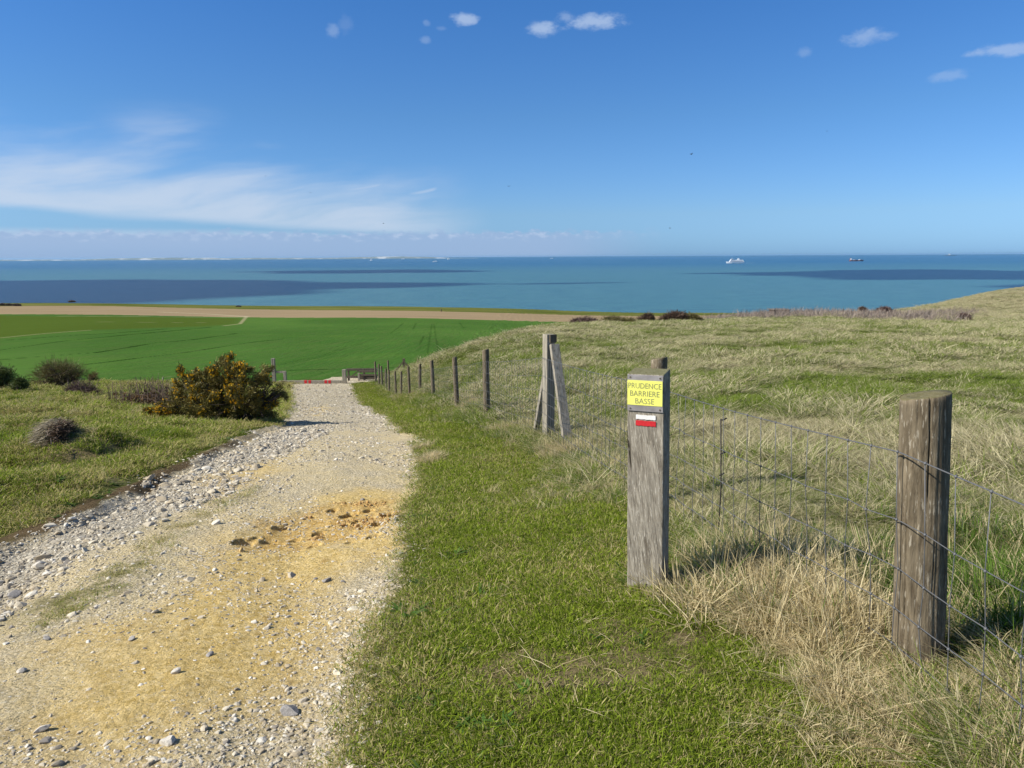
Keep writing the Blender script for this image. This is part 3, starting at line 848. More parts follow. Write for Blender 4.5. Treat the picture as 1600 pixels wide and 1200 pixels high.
# ------------------------------------------------------------------ timber posts
M_POST = wood('weathered_post_timber', (0.080, 0.061, 0.038), (0.225, 0.183, 0.122), 7.0, 44.0, (0.36, 0.32, 0.25), moss=0.5)
M_PALE = wood('silvered_timber', (0.20, 0.175, 0.13), (0.42, 0.385, 0.315), 2.0, 34.0, moss=0.25)
M_OAK = wood('grey_oak', (0.125, 0.105, 0.078), (0.41, 0.37, 0.30), 7.5, 75.0, (0.62, 0.57, 0.48), moss=0.75, skew=0.12)
M_DARK = wood('dark_old_timber', (0.075, 0.06, 0.042), (0.17, 0.145, 0.11), 2.2, 30.0)
M_WIRE, t_, b_ = new_mat('galvanised_wire')
setp(t_, b_, Base_Color=(0.13, 0.133, 0.14), Metallic=0.3, Roughness=0.6)
M_STEEL = plain('dull_steel_plate', (0.33, 0.31, 0.31), 0.45, 0.35, 0.18, 22)
M_YELLOW = plain('yellow_sign_film', (0.83, 0.82, 0.17), 0.5, 0, 0.06, 25)
M_INK = plain('grey_sign_lettering', (0.25, 0.25, 0.115), 0.6, 0, 0.1, 8)
M_WHITE = plain('white_trail_paint', (0.78, 0.77, 0.75), 0.7, 0, 0.08, 60)
M_RED = plain('red_trail_paint', (0.56, 0.012, 0.02), 0.6, 0, 0.10, 60)
M_CRACK = plain('dark_split', (0.018, 0.013, 0.009), 1.0)


def round_post_mesh(name, r, h, seed, k=40, rings=24, bury=0.25, crack=True, bulge=0.06):
    """upright log with irregular skin, drying splits cut into it and a saw-cut top"""
    if crack: k, rings = 180, 70
    th = np.linspace(0, 2 * np.pi, k, endpoint=False)
    zs = np.concatenate([np.linspace(-bury, h - 0.01, rings), [h - 0.003, h]])
    T, Zm = np.meshgrid(th, zs)
    cxn, cyn = np.cos(T), np.sin(T)
    rr = r * (1 + bulge * fbm(cxn * 1.3 + seed, Zm * 2.2 + cyn * 1.3, seed, 3) + 0.035 * fbm(cxn * 9 + seed, cyn * 9 + Zm * 1.2, seed + 5, 3))
    rr *= 1 + 0.05 * np.clip(1 - (Zm + 0.0) / h, 0, 1)
    rr[-2] *= 0.985; rr[-1] *= 0.955
    if crack:
        for a0, z0, z1, dep, w in ((-1.94, h * .64, h * 1.1, .013, .030), (-2.68, 0.12, h * .66, .014, .032), (-2.45, -.2, h * .26, .012, .030), (-2.2, h * .2, h * .42, .005, .028), (-1.6, h * .3, h * .52, .005, .028), (-2.9, h * .72, h * .95, .005, .028), (-2.35, h * .8, h * 1.1, .004, .028)):
            ac = a0 + 0.06 * fbm(Zm * 4, Zm * 0 + a0, 3, 3) * 2
            dd = np.abs((T - np.pi * 0 - ac + np.pi) % (2 * np.pi) - np.pi)
            on = np.clip((Zm - z0) / 0.05, 0, 1) * np.clip((z1 - Zm) / 0.05, 0, 1)
            rr -= dep * np.clip(1 - dd / w, 0, 1) ** 0.7 * on
    V = np.stack([rr * cxn, rr * cyn, Zm + 0.0], -1)
    V[-1, :, 2] += 0.012 * np.cos(th + 0.6)
    V[-2, :, 2] += 0.012 * np.cos(th + 0.6)
    nr = len(zs)
    ii = np.arange(nr * k).reshape(nr, k)
    Q = np.stack([ii[:-1], np.roll(ii, -1, 1)[:-1], np.roll(ii, -1, 1)[1:], ii[1:]], -1).reshape(-1, 4)
    Vf = V.reshape(-1, 3)
    # top: rings closing to the centre
    tops = [V[-1] * np.array([s, s, 1]) for s in (0.6, 0.25)]
    base = len(Vf)
    Vf = np.concatenate([Vf] + tops + [[[0, 0, h]]])
    a, b2, c2 = ii[-1], base + np.arange(k), base + k + np.arange(k)
    Q2 = [np.stack([p, np.roll(p, -1), np.roll(s, -1), s], -1) for p, s in ((a, b2), (b2, c2))]
    T3 = np.stack([c2, np.roll(c2, -1), np.full(k, len(Vf) - 1)], -1)
    me = np_mesh(name, Vf, [np.concatenate([Q] + Q2), T3])
    return me


PZ = [float(ground_z(x, y)[0]) for x, y in FENCE]
POST_TOPS = [617, 560, 522, 546, 558.5, 563, 569, 573, 580.5, 580, 578, 576, 572, 569, 565]


def top_z(u, v, d):
    return float(pix(u, v, d)[2])


post_info = [
    'thick round weathered post with drying cracks in the right foreground, nearest of all',
    'round wooden post standing directly behind the yellow-plated square marker post',
    None,
    'round fence post on the bank, first one beyond the braced A-shaped strainer',
    'slim leaning fence post, second one down the slope beyond the braced strainer',
    'stout fence post beside the path, third one beyond the braced strainer',
    'fence post halfway down the slope, fourth one beyond the braced strainer',
    'fence post halfway down the slope, fifth one beyond the braced strainer',
    'thin fence post low on the slope, sixth one beyond the braced strainer',
    'thin fence post low on the slope, seventh one beyond the braced strainer',
    'fence post near the gate end of the row, sixth one from the far end',
    'fence post near the gate end of the row, fifth one from the far end',
    'fence post near the gate end of the row, fourth one from the far end',
    'fence post near the gate, second one from the far end of the row',
    'last fence post of the row, touching the wooden gate at the bottom',
]
post_info[12] = 'fence post near the gate, third one from the far end of the row'
post_info[10] = 'fence post low in the dip, fifth one from the far end of the row'
post_info[11] = 'fence post near the gate end of the row, fourth one from the far end'
POST_R = [.084, .062, 0, .062, .058, .062, .058, .055, .05, .05, .055, .055, .055, .055, .055]
for i, ((x, y), (u, d)) in enumerate(zip(FENCE, POSTS)):
    if i == 2: continue
    h = top_z(u, POST_TOPS[i], d) - PZ[i]
    me = round_post_mesh('fence_post', POST_R[i], h, 10 + i, k=24, rings=14, crack=(i == 0), bury=0.3)
    o = link(bpy.data.objects.new('fence_post', me)); me.materials.append(M_POST)
    off = 0.0
    o.location = (x + off, y + 0.02, PZ[i])
    o.rotation_euler = (R((0, 0, 0, 1, -2, 1, -1.5, 1, -1, 0.5, 1, -1, 1, -1, 0)[i]), R((-3.4, -.4, 0, -.6, -2.2, -1.5, 1.2, -1, 1.4, -1, .6, 1.2, -.8, 1, 0)[i]), 0)
    tag(o, post_info[i], 'fence post', 'posts of the wire fence')

# braced strainer post
sx, sy = FENCE[2]; sz = PZ[2]
st = empty('strainer_post', (sx, sy, sz), 'braced A-shaped strainer post of pale square timber in the wire fence', 'fence post', 'posts of the wire fence')
hA = top_z(857, 522, 10.0) - sz
Mz = Matrix.Rotation(R(28), 3, 'Z')
MB().box((0.0, 0, hA / 2 - 0.15), (0.125, 0.125, hA + 0.3), Mz).build('upright', M_PALE, st, bevel=0.006)
MB().box((0.055, -0.055, hA - 0.055), (0.105, 0.03, 0.11), Matrix.Rotation(R(28), 3, 'Z')).build('end_block', M_DARK, st, bevel=0.004)
foot = pix(888, 694, 9.35)
MB().beam((0.07, -0.10, hA - 0.13), (foot[0] - sx, foot[1] - sy, foot[2] - sz - 0.05), 0.125, 0.06, (0.4, -1, 0.3)).build('brace', M_PALE, st, bevel=0.005)
foot2 = pix(836, 676, 10.5)
MB().beam((-0.02, 0.06, hA * 0.68), (foot2[0] - sx, foot2[1] - sy, foot2[2] - sz - 0.05), 0.07, 0.10, (0.2, -1, 0.2)).build('brace', M_PALE, st, bevel=0.005)

# ------------------------------------------------------------------ wire netting along the posts
NET = [(1.90, -3.0, [.875, .615, .425, .265, .115, 0, -.1])] + [(FENCE[i][0] - (POST_R[i] or .075) - (.020 if i == 0 else .010), FENCE[i][1], w) for i, w in
       enumerate([[.875, .615, .425, .265, .115, 0, -.1], [.97, .73, .53, .37, .23, .11, .0], [1.15, .90, .70, .55, .39, .26, .14]] + [[1.05, .85, .68, .52, .38, .25, .12]] * 12)]
net = MB()
# sample stations
st_ = []
for (x0, y0, w0), (x1, y1, w1) in zip(NET[:-1], NET[1:]):
    L = math.hypot(x1 - x0, y1 - y0); m_ = max(1, round(L / 0.155))
    for j in range(m_):
        t = j / m_; st_.append((x0 + (x1 - x0) * t, y0 + (y1 - y0) * t, [a + (b - a) * t for a, b in zip(w0, w1)], t))
st_.append((NET[-1][0], NET[-1][1], NET[-1][2], 0))
sxy = np.array([(s[0], s[1]) for s in st_])
# straight runs between post feet (the wire is taut, the ground is not)
pk = [float(ground_z(x, y)[0]) for x, y, w in NET]
gzs = np.interp(sxy[:, 1], [n_[1] for n_ in NET], pk)
rows_ = np.array([s[2] for s in st_])
sag = np.array([math.sin(math.pi * s[3]) for s in st_])
jx = 0.012 * fbm(sxy[:, 1] * 1.7, sxy[:, 0] * 0, 5, 3)
P3 = np.stack([np.repeat((sxy[:, 0] + jx)[:, None], 7, 1), np.repeat(sxy[:, 1][:, None], 7, 1), gzs[:, None] + rows_ - 0.02 * sag[:, None] + 0.012 * rng.standard_normal(rows_.shape) * 0.3 * (np.arange(7) > 0)], -1)
P3[:, :, 0] += 0.005 * rng.standard_normal(rows_.shape) * (np.arange(7) > 0)
P3[:, :, 1] += 0.003 * rng.standard_normal(rows_.shape) * (np.arange(7) > 0)
wq = np.interp(P3[:, 0, 1], [-3.0, FENCE[0][1], FENCE[1][1]], [0, 1, 0])
P3[:, :, 0] -= wq[:, None] * np.clip(rows_, 0, 1.2) * 0.064
for j in range(7):
    net.tube(P3[:, j], 0.0020 if j else 0.0026, 5)
knots = MB()
for i in range(len(P3)):
    far = P3[i, 0, 1] > 14
    if far and i % 2: continue
    col = P3[i] + np.array([-0.003, 0, 0])
    net.tube(col, 0.0019, 4)
    if P3[i, 0, 1] < 8:
        for j in range(7):
            p = Vector(P3[i, j]) + Vector((-.002, 0, 0)); r = 0.0072
            net.add([p + Vector(d) * r for d in ((1, 0, 0), (-1, 0, 0), (0, 1, 0), (0, -1, 0), (0, 0, 1.3), (0, 0, -1.3))],
                    [(0, 2, 4), (2, 1, 4), (1, 3, 4), (3, 0, 4), (2, 0, 5), (1, 2, 5), (3, 1, 5), (0, 3, 5)])
o = net.build('wire_netting', M_WIRE, smooth=True)
tag(o, 'galvanised stock-netting fence wire strung along the wooden posts up to the gate', 'wire fence')
# thin rusty stay rod in the netting
p0 = pix(1121, 855, 4.55); p1 = pix(1127, 655, 4.55)
gx = float(np.interp(4.55, [n_[1] for n_ in NET], [n_[0] for n_ in NET]))
rod = MB(); g0 = float(ground_z(p0[0], 4.55)[0])
rod.tube([(p0[0], 4.55, g0 - 0.1), (p0[0] + 0.006, 4.55, g0 + .3), (p1[0], 4.56, p1[2])], 0.0045, 6)
for hz in (0.38, 0.52, 0.74): rod.tube([(p0[0] - .012, 4.54, g0 + hz), (p0[0] + .022, 4.55, g0 + hz + .012)], 0.005, 5)
tag(rod.build('stay_rod', plain('rusty_rod', (0.03, 0.025, 0.022), 0.8), smooth=True), 'thin dark metal stay rod upright in the wire netting right of the marker post', 'rod')

# ------------------------------------------------------------------ square marker post with yellow plate
mp = gp(1012, 922)
hM = 1.0
PW, PD = 0.181, 0.118
d_m = mp[1]
topz = top_z(1010, 582, d_m) - mp[2]
sg = empty('marker_post', mp, 'square grey oak waymarker post with yellow PRUDENCE BARRIERE BASSE plate', 'marker post', rz=-R(27))
sg.rotation_euler = (0, R(-1.2), -R(27))
sh_ = MB()
# shaft with slightly uneven edges
kz = 26; vs = []
for j in range(kz + 1):
    z = -0.3 + (topz + 0.3) * j / kz
    for cx_, cy_ in ((-PW / 2, -PD / 2), (PW / 2, -PD / 2), (PW / 2, PD / 2), (-PW / 2, PD / 2)):
        w = 0.0007 * math.sin(j * 1.3 + cx_ * 40) + 0.0005 * random.uniform(-1, 1)
        tilt = 0.012 * (j == kz) * (1 if cy_ > 0 else -0.2)
        vs.append((cx_ * (1 + 0.01 * (1 - j / kz)) + w, cy_ + w * 0.6, z + tilt))
fs_ = [(4 * j + a, 4 * j + (a + 1) % 4, 4 * (j + 1) + (a + 1) % 4, 4 * (j + 1) + a) for j in range(kz) for a in range(4)] + [(3, 2, 1, 0), tuple(4 * kz + a for a in range(4))]
sh_.add(vs, fs_)
sh_.build('shaft', M_OAK, sg, bevel=0.004)
yf = -PD / 2 - 0.0025
pl_h = 0.178; pl_top = topz - 0.006
plate = MB().box((0, yf - 0.0022, pl_top - pl_h / 2), (PW - 0.004, 0.003, pl_h)).build('sign_plate', M_STEEL, sg, bevel=0.0006)
yl_h = 0.122; yl_c = pl_top - 0.026 - yl_h / 2
MB().box((-0.001, yf - 0.0047, yl_c), (PW - 0.007, 0.0016, yl_h)).build('yellow_panel', M_YELLOW, plate)
for sx_, zz in ((-1, pl_top - .012), (1, pl_top - .012), (-1, pl_top - pl_h + .012), (1, pl_top - pl_h + .012)):
    MB().tube([(sx_ * .074, yf - .0035, zz), (sx_ * .074, yf - .0062, zz)], 0.0042, 8).build('screw', M_DARK, plate)


def lettering(txt, width, hgt, zc, parent, mt):
    cu = bpy.data.curves.new('lettering', 'FONT'); cu.body = txt; cu.align_x = 'CENTER'; cu.extrude = 0.01; cu.offset = -0.004; cu.resolution_u = 3
    tmp = bpy.data.objects.new('tmp', cu); link(tmp)
    bpy.context.view_layer.update()
    me = bpy.data.meshes.new_from_object(tmp.evaluated_get(bpy.context.evaluated_depsgraph_get()))
    bpy.data.objects.remove(tmp)
    co_ = np.empty(len(me.vertices) * 3); me.vertices.foreach_get('co', co_); c = co_.reshape(-1, 3)
    lo, hi = c.min(0), c.max(0)
    nx = (c[:, 0] - (lo[0] + hi[0]) / 2) * width / (hi[0] - lo[0]); nz = (c[:, 1] - (lo[1] + hi[1]) / 2) * hgt / (hi[1] - lo[1])
    ny = (c[:, 2] / 0.01) * -0.0004
    V = np.stack([nx, ny, nz], 1); me.vertices.foreach_set('co', V.ravel()); me.update()
    me.materials.clear(); me.materials.append(mt)
    o = link(bpy.data.objects.new('lettering', me)); o.parent = parent
    o.location = (-0.001, yf - 0.0060, zc)
    return o


lettering('PRUDENCE', 0.164, 0.0265, yl_c + 0.035, plate, M_INK)
lettering('BARRIERE', 0.146, 0.0265, yl_c - 0.003, plate, M_INK)
lettering('BASSE', 0.094, 0.0265, yl_c - 0.040, plate, M_INK)


def paint(zc, w, h, mt, lab, x0=0.003):
    m_ = 14; tp, bt = [], []
    for j in range(m_ + 1):
        x = -w / 2 + w * j / m_
        tp.append((x0 + x, zc + h / 2 + 0.0012 * random.uniform(-1, 1))); bt.append((x0 + x, zc - h / 2 + 0.0016 * random.uniform(-1, 1)))
    MB().prism(bt + tp[::-1], -PD / 2 - 0.0034, -PD / 2 + 0.003).build('trail_blaze', mt, sg)['label'] = lab


paint(pl_top - pl_h - 0.030, 0.098, 0.021, M_WHITE, 'white painted stripe')
paint(pl_top - pl_h - 0.060, 0.100, 0.025, M_RED, 'red painted stripe')

# ------------------------------------------------------------------ low barrier and wooden gate at the foot of the slope
zb = float(ground_z(*pix(490, 598, 46.5)[:2])[0])
xb = lambda u: pix(u, 598, 46.5)[0]
zt = lambda v: pix(500, v - 1.6, 46.5)[2]
bx0, bx1 = xb(436), xb(539)
YB = 46.5
ba = empty('low_barrier', ((bx0 + bx1) / 2, YB, zb), 'low grey timber barrier beam with red bands across the gravel track', 'barrier')
ox = (bx0 + bx1) / 2
zc_ = (zt(596) + zt(600.2)) / 2 - zb
MB().box(((bx0 + bx1) / 2 - ox, 0, zc_), (bx1 - bx0, 0.16, zt(596) - zt(600.2)), None).build('beam', M_PALE, ba, bevel=0.01)
for u in (478, 484.5, 509.5, 515.5):
    MB().box((xb(u) - ox, 0, zc_), (0.16, 0.175, zt(596) - zt(600.2) + 0.015)).build('red_band', M_RED, ba)
bp = MB().box((xb(538.5) - ox, 0.0, (zt(579) - zb) / 2 - .1), (0.24, 0.22, zt(579) - zb + 0.2)).build('end_post', M_PALE, ba, bevel=0.015)
MB().box((xb(444) - ox, 0.25, (zt(582) - zb) / 2 - .1), (0.17, 0.17, zt(582) - zb + 0.2)).build('side_post', M_PALE, ba, bevel=0.012)
hp = MB().box((0, 0, (zt(562) - zb) / 2 - .15), (0.21, 0.2, zt(562) - zb + 0.3)).build('gate_post', M_PALE, None, bevel=0.012)
hp.location = (xb(426.5), YB + 0.3, zb)
tag(hp, 'tall square grey post rising behind the right end of the flowering gorse bush', 'post')
rl = MB().box(((xb(426.5) + xb(444)) / 2 - ox, 0.28, zt(583.5) - zb), (xb(443) - xb(428), 0.07, 0.13)).build('side_rail', M_PALE, ba)

YG = 49.0
xg = lambda u: pix(u, 590, YG)[0]
zg = lambda v: pix(565, v, YG)[2]
gz_ = float(ground_z(xg(560), YG)[0])
gt = empty('wooden_gate', (xg(565), YG, gz_), 'dark wooden field gate with diagonal brace between barrier and fence end', 'gate')
gx0 = xg(565)
for v in (577.3, 588.8): MB().box((xg(566) - gx0, 0, zg(v) - gz_), (xg(590) - xg(542), 0.07, 0.15)).build('rail', M_DARK, gt, bevel=.008)
MB().box((xg(576) - gx0, -0.12, zg(580) - gz_), (xg(590) - xg(562), 0.07, 0.14)).build('rail', M_DARK, gt, bevel=.008)
MB().box((xg(576) - gx0, -0.12, zg(585.6) - gz_), (xg(590) - xg(562), 0.07, 0.13)).build('rail', M_DARK, gt, bevel=.008)
MB().box((xg(576) - gx0, -0.12, zg(591) - gz_), (xg(590) - xg(562), 0.07, 0.13)).build('rail', M_DARK, gt, bevel=.008)
MB().beam((xg(548) - gx0, 0.05, zg(589) - gz_), (xg(561) - gx0, 0.05, zg(579) - gz_), 0.07, 0.14, (0, 1, 0)).build('diagonal_brace', M_DARK, gt)
for u, vt, dy in ((544.5, 576, 0.0), (569, 580, 0.0)): MB().box((xg(u) - gx0, dy + .06, (zg(vt) - gz_) / 2 - .1), (0.12, 0.12, zg(vt) - gz_ + .2)).build('gate_upright', M_DARK, gt, bevel=.01)
MB().box((xg(562.5) - gx0, -.3, (zg(579.5) - gz_) / 2 - .15), (0.13, 0.13, zg(579.5) - gz_ + .1)).build('gate_upright', M_PALE, gt, bevel=.01)

FARP = [(607.5, 563, 54, 'thin grey post standing in the field edge behind the fence row end'), (654, 560.5, 60, 'small far post seen over the bank at the field edge')]
for u, v, d, lab in FARP:
    p = gp(u, 600, d); h = top_z(u, v, d) - p[2]
    me = round_post_mesh('field_post', 0.065, h, int(u), k=12, rings=6, crack=False)
    o = link(bpy.data.objects.new('field_post', me)); me.materials.append(M_POST); o.location = p
    tag(o, lab, 'post')
p = gp(632, 600, 56); h = top_z(632, 560, 56) - p[2]
st2 = empty('strainer_post', p, 'small far braced strainer post seen beyond the bank by the gate', 'fence post')
MB().box((0, 0, h / 2 - .1), (0.16, 0.16, h + .2)).build('upright', M_POST, st2)
for s_ in (-1, 1): MB().beam((0, -0.05, h * .75), (s_ * 0.65, -0.05, -0.05), .1, .1, (0, 1, 0)).build('brace', M_POST, st2)
for u, v0, v1, lab in ((191, 594, 607, 'thin dark stake at the field edge left of the bramble scrub'), (255, 590, 604, 'pale thin stake at the field edge behind the bramble scrub')):
    p = gp(u, 602, 43); h = top_z(u, v0, 43) - p[2]
    tb = MB(); tb.tube([(0, 0, -.2), (0.01, 0, h)], 0.035, 7)
    o = tb.build('field_stake', M_PALE if u > 200 else M_DARK, smooth=True); o.location = p
    tag(o, lab, 'stake')
p = gp(689.5, 487); tb = MB(); tb.tube([(0, 0, -.3), (0, 0, 1.9)], 0.38, 7)
o = tb.build('clifftop_marker', M_DARK); o.location = p
tag(o, 'tiny dark stump standing on the clifftop turf against the sea', 'marker')

# ------------------------------------------------------------------ shrubs
def tri_sprigs(tips, dirs, n_leaf, length, width, spread, seed, lift=0.0):
    """n_leaf slim leaf faces round every tip"""
    g = np.random.default_rng(seed)
    N = len(tips); T = np.repeat(tips, n_leaf, 0); D = np.repeat(dirs, n_leaf, 0)
    d = D + spread * g.standard_normal(D.shape); d[:, 2] += lift
    d /= np.linalg.norm(d, axis=1, keepdims=True)
    L = length * g.uniform(0.5, 1.25, len(T))[:, None]
    s = np.cross(d, g.standard_normal(d.shape)); s /= np.linalg.norm(s, axis=1, keepdims=True)
    b0 = T + g.standard_normal(T.shape) * length * 0.35
    w = width * g.uniform(0.7, 1.3, len(T))[:, None]
    V = np.stack([b0 - s * w * 0.4, b0 + s * w * 0.4, b0 + d * L * 0.6 + s * w * 0.5, b0 + d * L, b0 + d * L * 0.6 - s * w * 0.5], 1)
    V = V.reshape(-1, 3)
    Q = np.arange(len(V)).reshape(-1, 5)
    r = np.repeat(g.uniform(0, 1, len(T)), 5)
    return V, Q, r


def lobes_points(lobes, n, seed, shell=0.55, zmin=0.02):
    """points in a union of ellipsoid lobes, denser near the skin; also outward directions"""
    g = np.random.default_rng(seed)
    vol = np.array([l[3] * l[4] * l[5] for l in lobes]) ** 0.75; vol /= vol.sum()
    k = g.choice(len(lobes), n, p=vol)
    L = np.array(lobes)[k]
    d = g.standard_normal((n, 3)); d /= np.linalg.norm(d, axis=1, keepdims=True)
    rr = shell + (1 - shell) * g.uniform(0, 1, n) ** 0.6
    rr *= 1 + 0.30 * g.standard_normal(n) * 0.6
    p = L[:, :3] + d * rr[:, None] * L[:, 3:6]
    ok = p[:, 2] > zmin
    return p[ok], d[ok]


def branches(lobes, root, seed, r0=0.05, per=5, sub=4):
    g = np.random.default_rng(seed); mb = MB()
    for l in lobes:
        c = Vector(l[:3])
        for j in range(per):
            d = g.standard_normal(3); d /= np.linalg.norm(d)
            tip = c + Vector(d * np.array(l[3:6]) * 0.9)
            st0 = Vector(root) + Vector((g.normal(0, .12), g.normal(0, .12), 0))
            mid = st0.lerp(tip, 0.5) + Vector(g.normal(0, 0.10, 3) * l[3])
            mb.tube([st0, mid, tip], [r0 * .6, r0 * 0.32, r0 * 0.08], 5, False)
            for q_ in range(sub):
                a = st0.lerp(mid, g.uniform(.5, 1)) if q_ % 2 else mid.lerp(tip, g.uniform(0, .8))
                e = a + Vector(g.normal(0, 0.5, 3) * np.array(l[3:6])) + Vector((0, 0, .1 * l[5]))
                mb.tube([a, a.lerp(e, .5) + Vector(g.normal(0, .04, 3)), e], [r0 * .22, r0 * .15, r0 * .05], 4, False)
    return mb


M_TWIG = plain('bare_twig_bark', (0.085, 0.062, 0.045), 0.9, scale=9)
M_TWIGP = plain('pale_twig_bark', (0.23, 0.19, 0.14), 0.9, scale=9)
M_GORSE = leaf_mat('gorse_spines', (0.066, 0.060, 0.015), (0.27, 0.225, 0.055), 0.12)
M_FLOWER = leaf_mat('gorse_flowers', (0.56, 0.29, 0.010), (0.86, 0.56, 0.025), 0.25)
M_HAW = leaf_mat('budding_hawthorn_twigs', (0.075, 0.060, 0.022), (0.19, 0.165, 0.055), 0.15)
M_BUSHG = leaf_mat('budding_green_twigs', (0.05, 0.07, 0.018), (0.12, 0.155, 0.04), 0.2)
M_PINK = leaf_mat('reddish_bare_twigs', (0.085, 0.050, 0.045), (0.17, 0.11, 0.095), 0.1)
M_BRAMBLE = leaf_mat('bramble_leaves', (0.07, 0.055, 0.02), (0.22, 0.12, 0.045), 0.2)
M_SCRUBT = leaf_mat('mauve_scrub_twigs', (0.15, 0.115, 0.095), (0.34, 0.28, 0.23), 0.1)
M_DEAD = leaf_mat('dead_grass_blades', (0.20, 0.16, 0.10), (0.46, 0.40, 0.28), 0.25)
M_DEADR = leaf_mat('dead_brown_stems', (0.055, 0.034, 0.022), (0.17, 0.11, 0.075), 0.1)


def np_obj(name, V, Fs, r, mt, parent=None, smooth=False):
    me = np_mesh(name, V, Fs, {'rnd': r}, smooth)
    me.materials.append(mt)
    o = link(bpy.data.objects.new(name, me)); o.parent = parent
    return o


# gorse
gb = gp(368, 661)
dG = gb[1]; S = dG / FPX


def px_lobe(u, v, ru, rv, dy, ry, base_u, base_v):
    return ((u - base_u) * S, dy, (base_v - v) * S * 1.03, ru * S * .88, ry, rv * S * .88)


GL = [(368, 573, 20, 16, 0, .30), (350, 600, 40, 26, .1, .6), (395, 598, 34, 24, -.1, .55), (410, 586, 15, 11, .1, .3), (430, 603, 15, 9, 0, .3), (446, 612, 9, 6, -.1, .2),
      (318, 605, 30, 20, -.1, .5), (297, 600, 18, 13, .1, .35), (300, 632, 38, 24, .0, .65), (268, 636, 20, 15, -.1, .4), (282, 620, 22, 18, .15, .4), (345, 634, 40, 25, -.35, .6), (395, 632, 36, 27, -.2, .6), (418, 640, 18, 16, .1, .45), (370, 650, 45, 14, 0, .7), (252, 646, 16, 8, .0, .4), (262, 628, 14, 9, .1, .4), (440, 612, 12, 7, .0, .2)]
GL = [px_lobe(u, v, ru, rv, dy, ry, 368, 661) for u, v, ru, rv, dy, ry in GL]
go = empty('gorse_bush', gb, 'large spiny gorse bush with orange-yellow flowers beside the gravel track', 'bush')
branches(GL, (0.1, 0, 0), 3, 0.06, 6, 6).build('branches', M_TWIG, go, smooth=True)
GL = [(a, b, c, d * .86, e * .85, f * .86) for a, b, c, d, e, f in GL]
gg = np.random.default_rng(17)
cc, cd = lobes_points(GL, 420, 4, 0.25)
order = gg.permutation(len(cc)); kept = []
for i_ in order:                                   # shoot bundles kept apart so that gaps stay open between them
    if all(np.linalg.norm((cc[i_] - cc[k_]) * np.array([1, .6, 1])) > .162 for k_ in kept): kept.append(i_)
cc, cd = cc[kept], cd[kept]
T_, D_, FT, FD = [], [], [], []
for c_, d_ in zip(cc, cd):
    ax = d_ * .9 + np.array([.15, 0, .42]); ax /= np.linalg.norm(ax)
    L_ = gg.uniform(.14, .34); n_ = int(18 + 40 * L_)
    base = c_ - ax * L_ * .4
    for q_ in range(n_):
        t_ = gg.uniform(0, 1); sp = .085 * (1.15 - t_)
        T_.append(base + ax * L_ * t_ * 1.15 + gg.normal(0, sp, 3)); D_.append(ax)
    if gg.uniform() < .78 and d_[2] > -.5:
        for q_ in range(int(gg.integers(10, 46))):
            FT.append(base + ax * L_ * gg.uniform(.55, 1.2) + gg.normal(0, .055, 3)); FD.append(ax)
V, Q, r = tri_sprigs(np.array(T_), np.array(D_), 22, 0.075, 0.0095, 0.7, 5, 0.15)
np_obj('foliage', V, [Q], r, M_GORSE, go)
V, Q, r = tri_sprigs(np.array(FT), np.array(FD), 8, 0.024, 0.019, 0.9, 7, 0.3)
np_obj('flowers', V, [Q], r, M_FLOWER, go)


def twig_shrub(name, label, bu, bv, lobes_px, mt, bark, ntip, nleaf, leaf_len, leaf_w, group=None, sx=0.0, depth=None, r0=0.05, spread=0.6, twigs=True, seed=1, shell=.5, lift=0.1):
    global S
    b0 = gp(bu, bv, depth); S = b0[1] / FPX
    L = [px_lobe(u, v, ru, rv, 0.0, ry * ru * S, bu, bv) for u, v, ru, rv, ry in lobes_px]
    o = empty(name, b0, label, 'shrub', group)
    mb = MB()
    c = L[0]
    if twigs:
        fork = Vector((c[0] * 0.35, 0, max(0.1, c[2] * 0.45)))
        mb.tube([(0, 0, -0.15), fork * 0.5 + Vector((sx, 0, 0)), fork], [r0, r0 * .8, r0 * .7], 7, False)
        b2 = branches(L, fork, seed, r0, 6, 4); mb.add(b2.v, b2.f)
        mb.build('trunk', bark, o, smooth=True)
    tp, td = lobes_points(L, ntip, seed + 1, shell)
    V, Q, r = tri_sprigs(tp, td, nleaf, leaf_len, leaf_w, spread, seed + 2, lift)
    np_obj('crown', V, [Q], r, mt, o)
    return o


GS = 'shrubs at the edge of the crop field'
twig_shrub('hawthorn_shrub', 'rounded windswept hawthorn with short trunk at the far edge of the pasture', 99, 608,
           [(95, 579, 34, 17, .8), (75, 588, 24, 14, .8), (115, 580, 22, 14, .8), (88, 572, 22, 10, .8), (68, 598, 15, 8, .7), (128, 584, 8, 8, .7)], M_HAW, M_TWIG, 1000, 6, .26, .009, GS, r0=.10, spread=.5, seed=21, shell=.3, lift=.2)
twig_shrub('hawthorn_shrub', 'green budding bush cut off by the left edge of the picture', 2, 614,
           [(2, 590, 17, 20, .9), (14, 588, 11, 12, .8), (-14, 592, 20, 20, .9), (4, 604, 18, 9, .9)], M_BUSHG, M_TWIG, 900, 7, .17, .016, GS, r0=.08, spread=.8, seed=31, shell=.3)
twig_shrub('hawthorn_shrub', 'smallest dark sapling between the left-edge bush and the rounded hawthorn', 32, 618,
           [(34, 605, 8, 8, .8), (28, 609, 6, 5, .7), (40, 608, 6, 4, .7)], M_BUSHG, M_TWIG, 160, 12, .15, .014, GS, r0=.05, spread=.9, seed=41)
twig_shrub('hawthorn_shrub', 'low reddish bare-twigged shrub on a crooked stem right of the rounded hawthorn', 116, 628,
           [(130, 606, 22, 10, .7), (146, 609, 12, 6, .7), (118, 605, 11, 8, .7), (128, 614, 18, 5, .6)], M_PINK, M_TWIG, 560, 5, .20, .008, GS, r0=.06, spread=.5, seed=51, shell=.3)
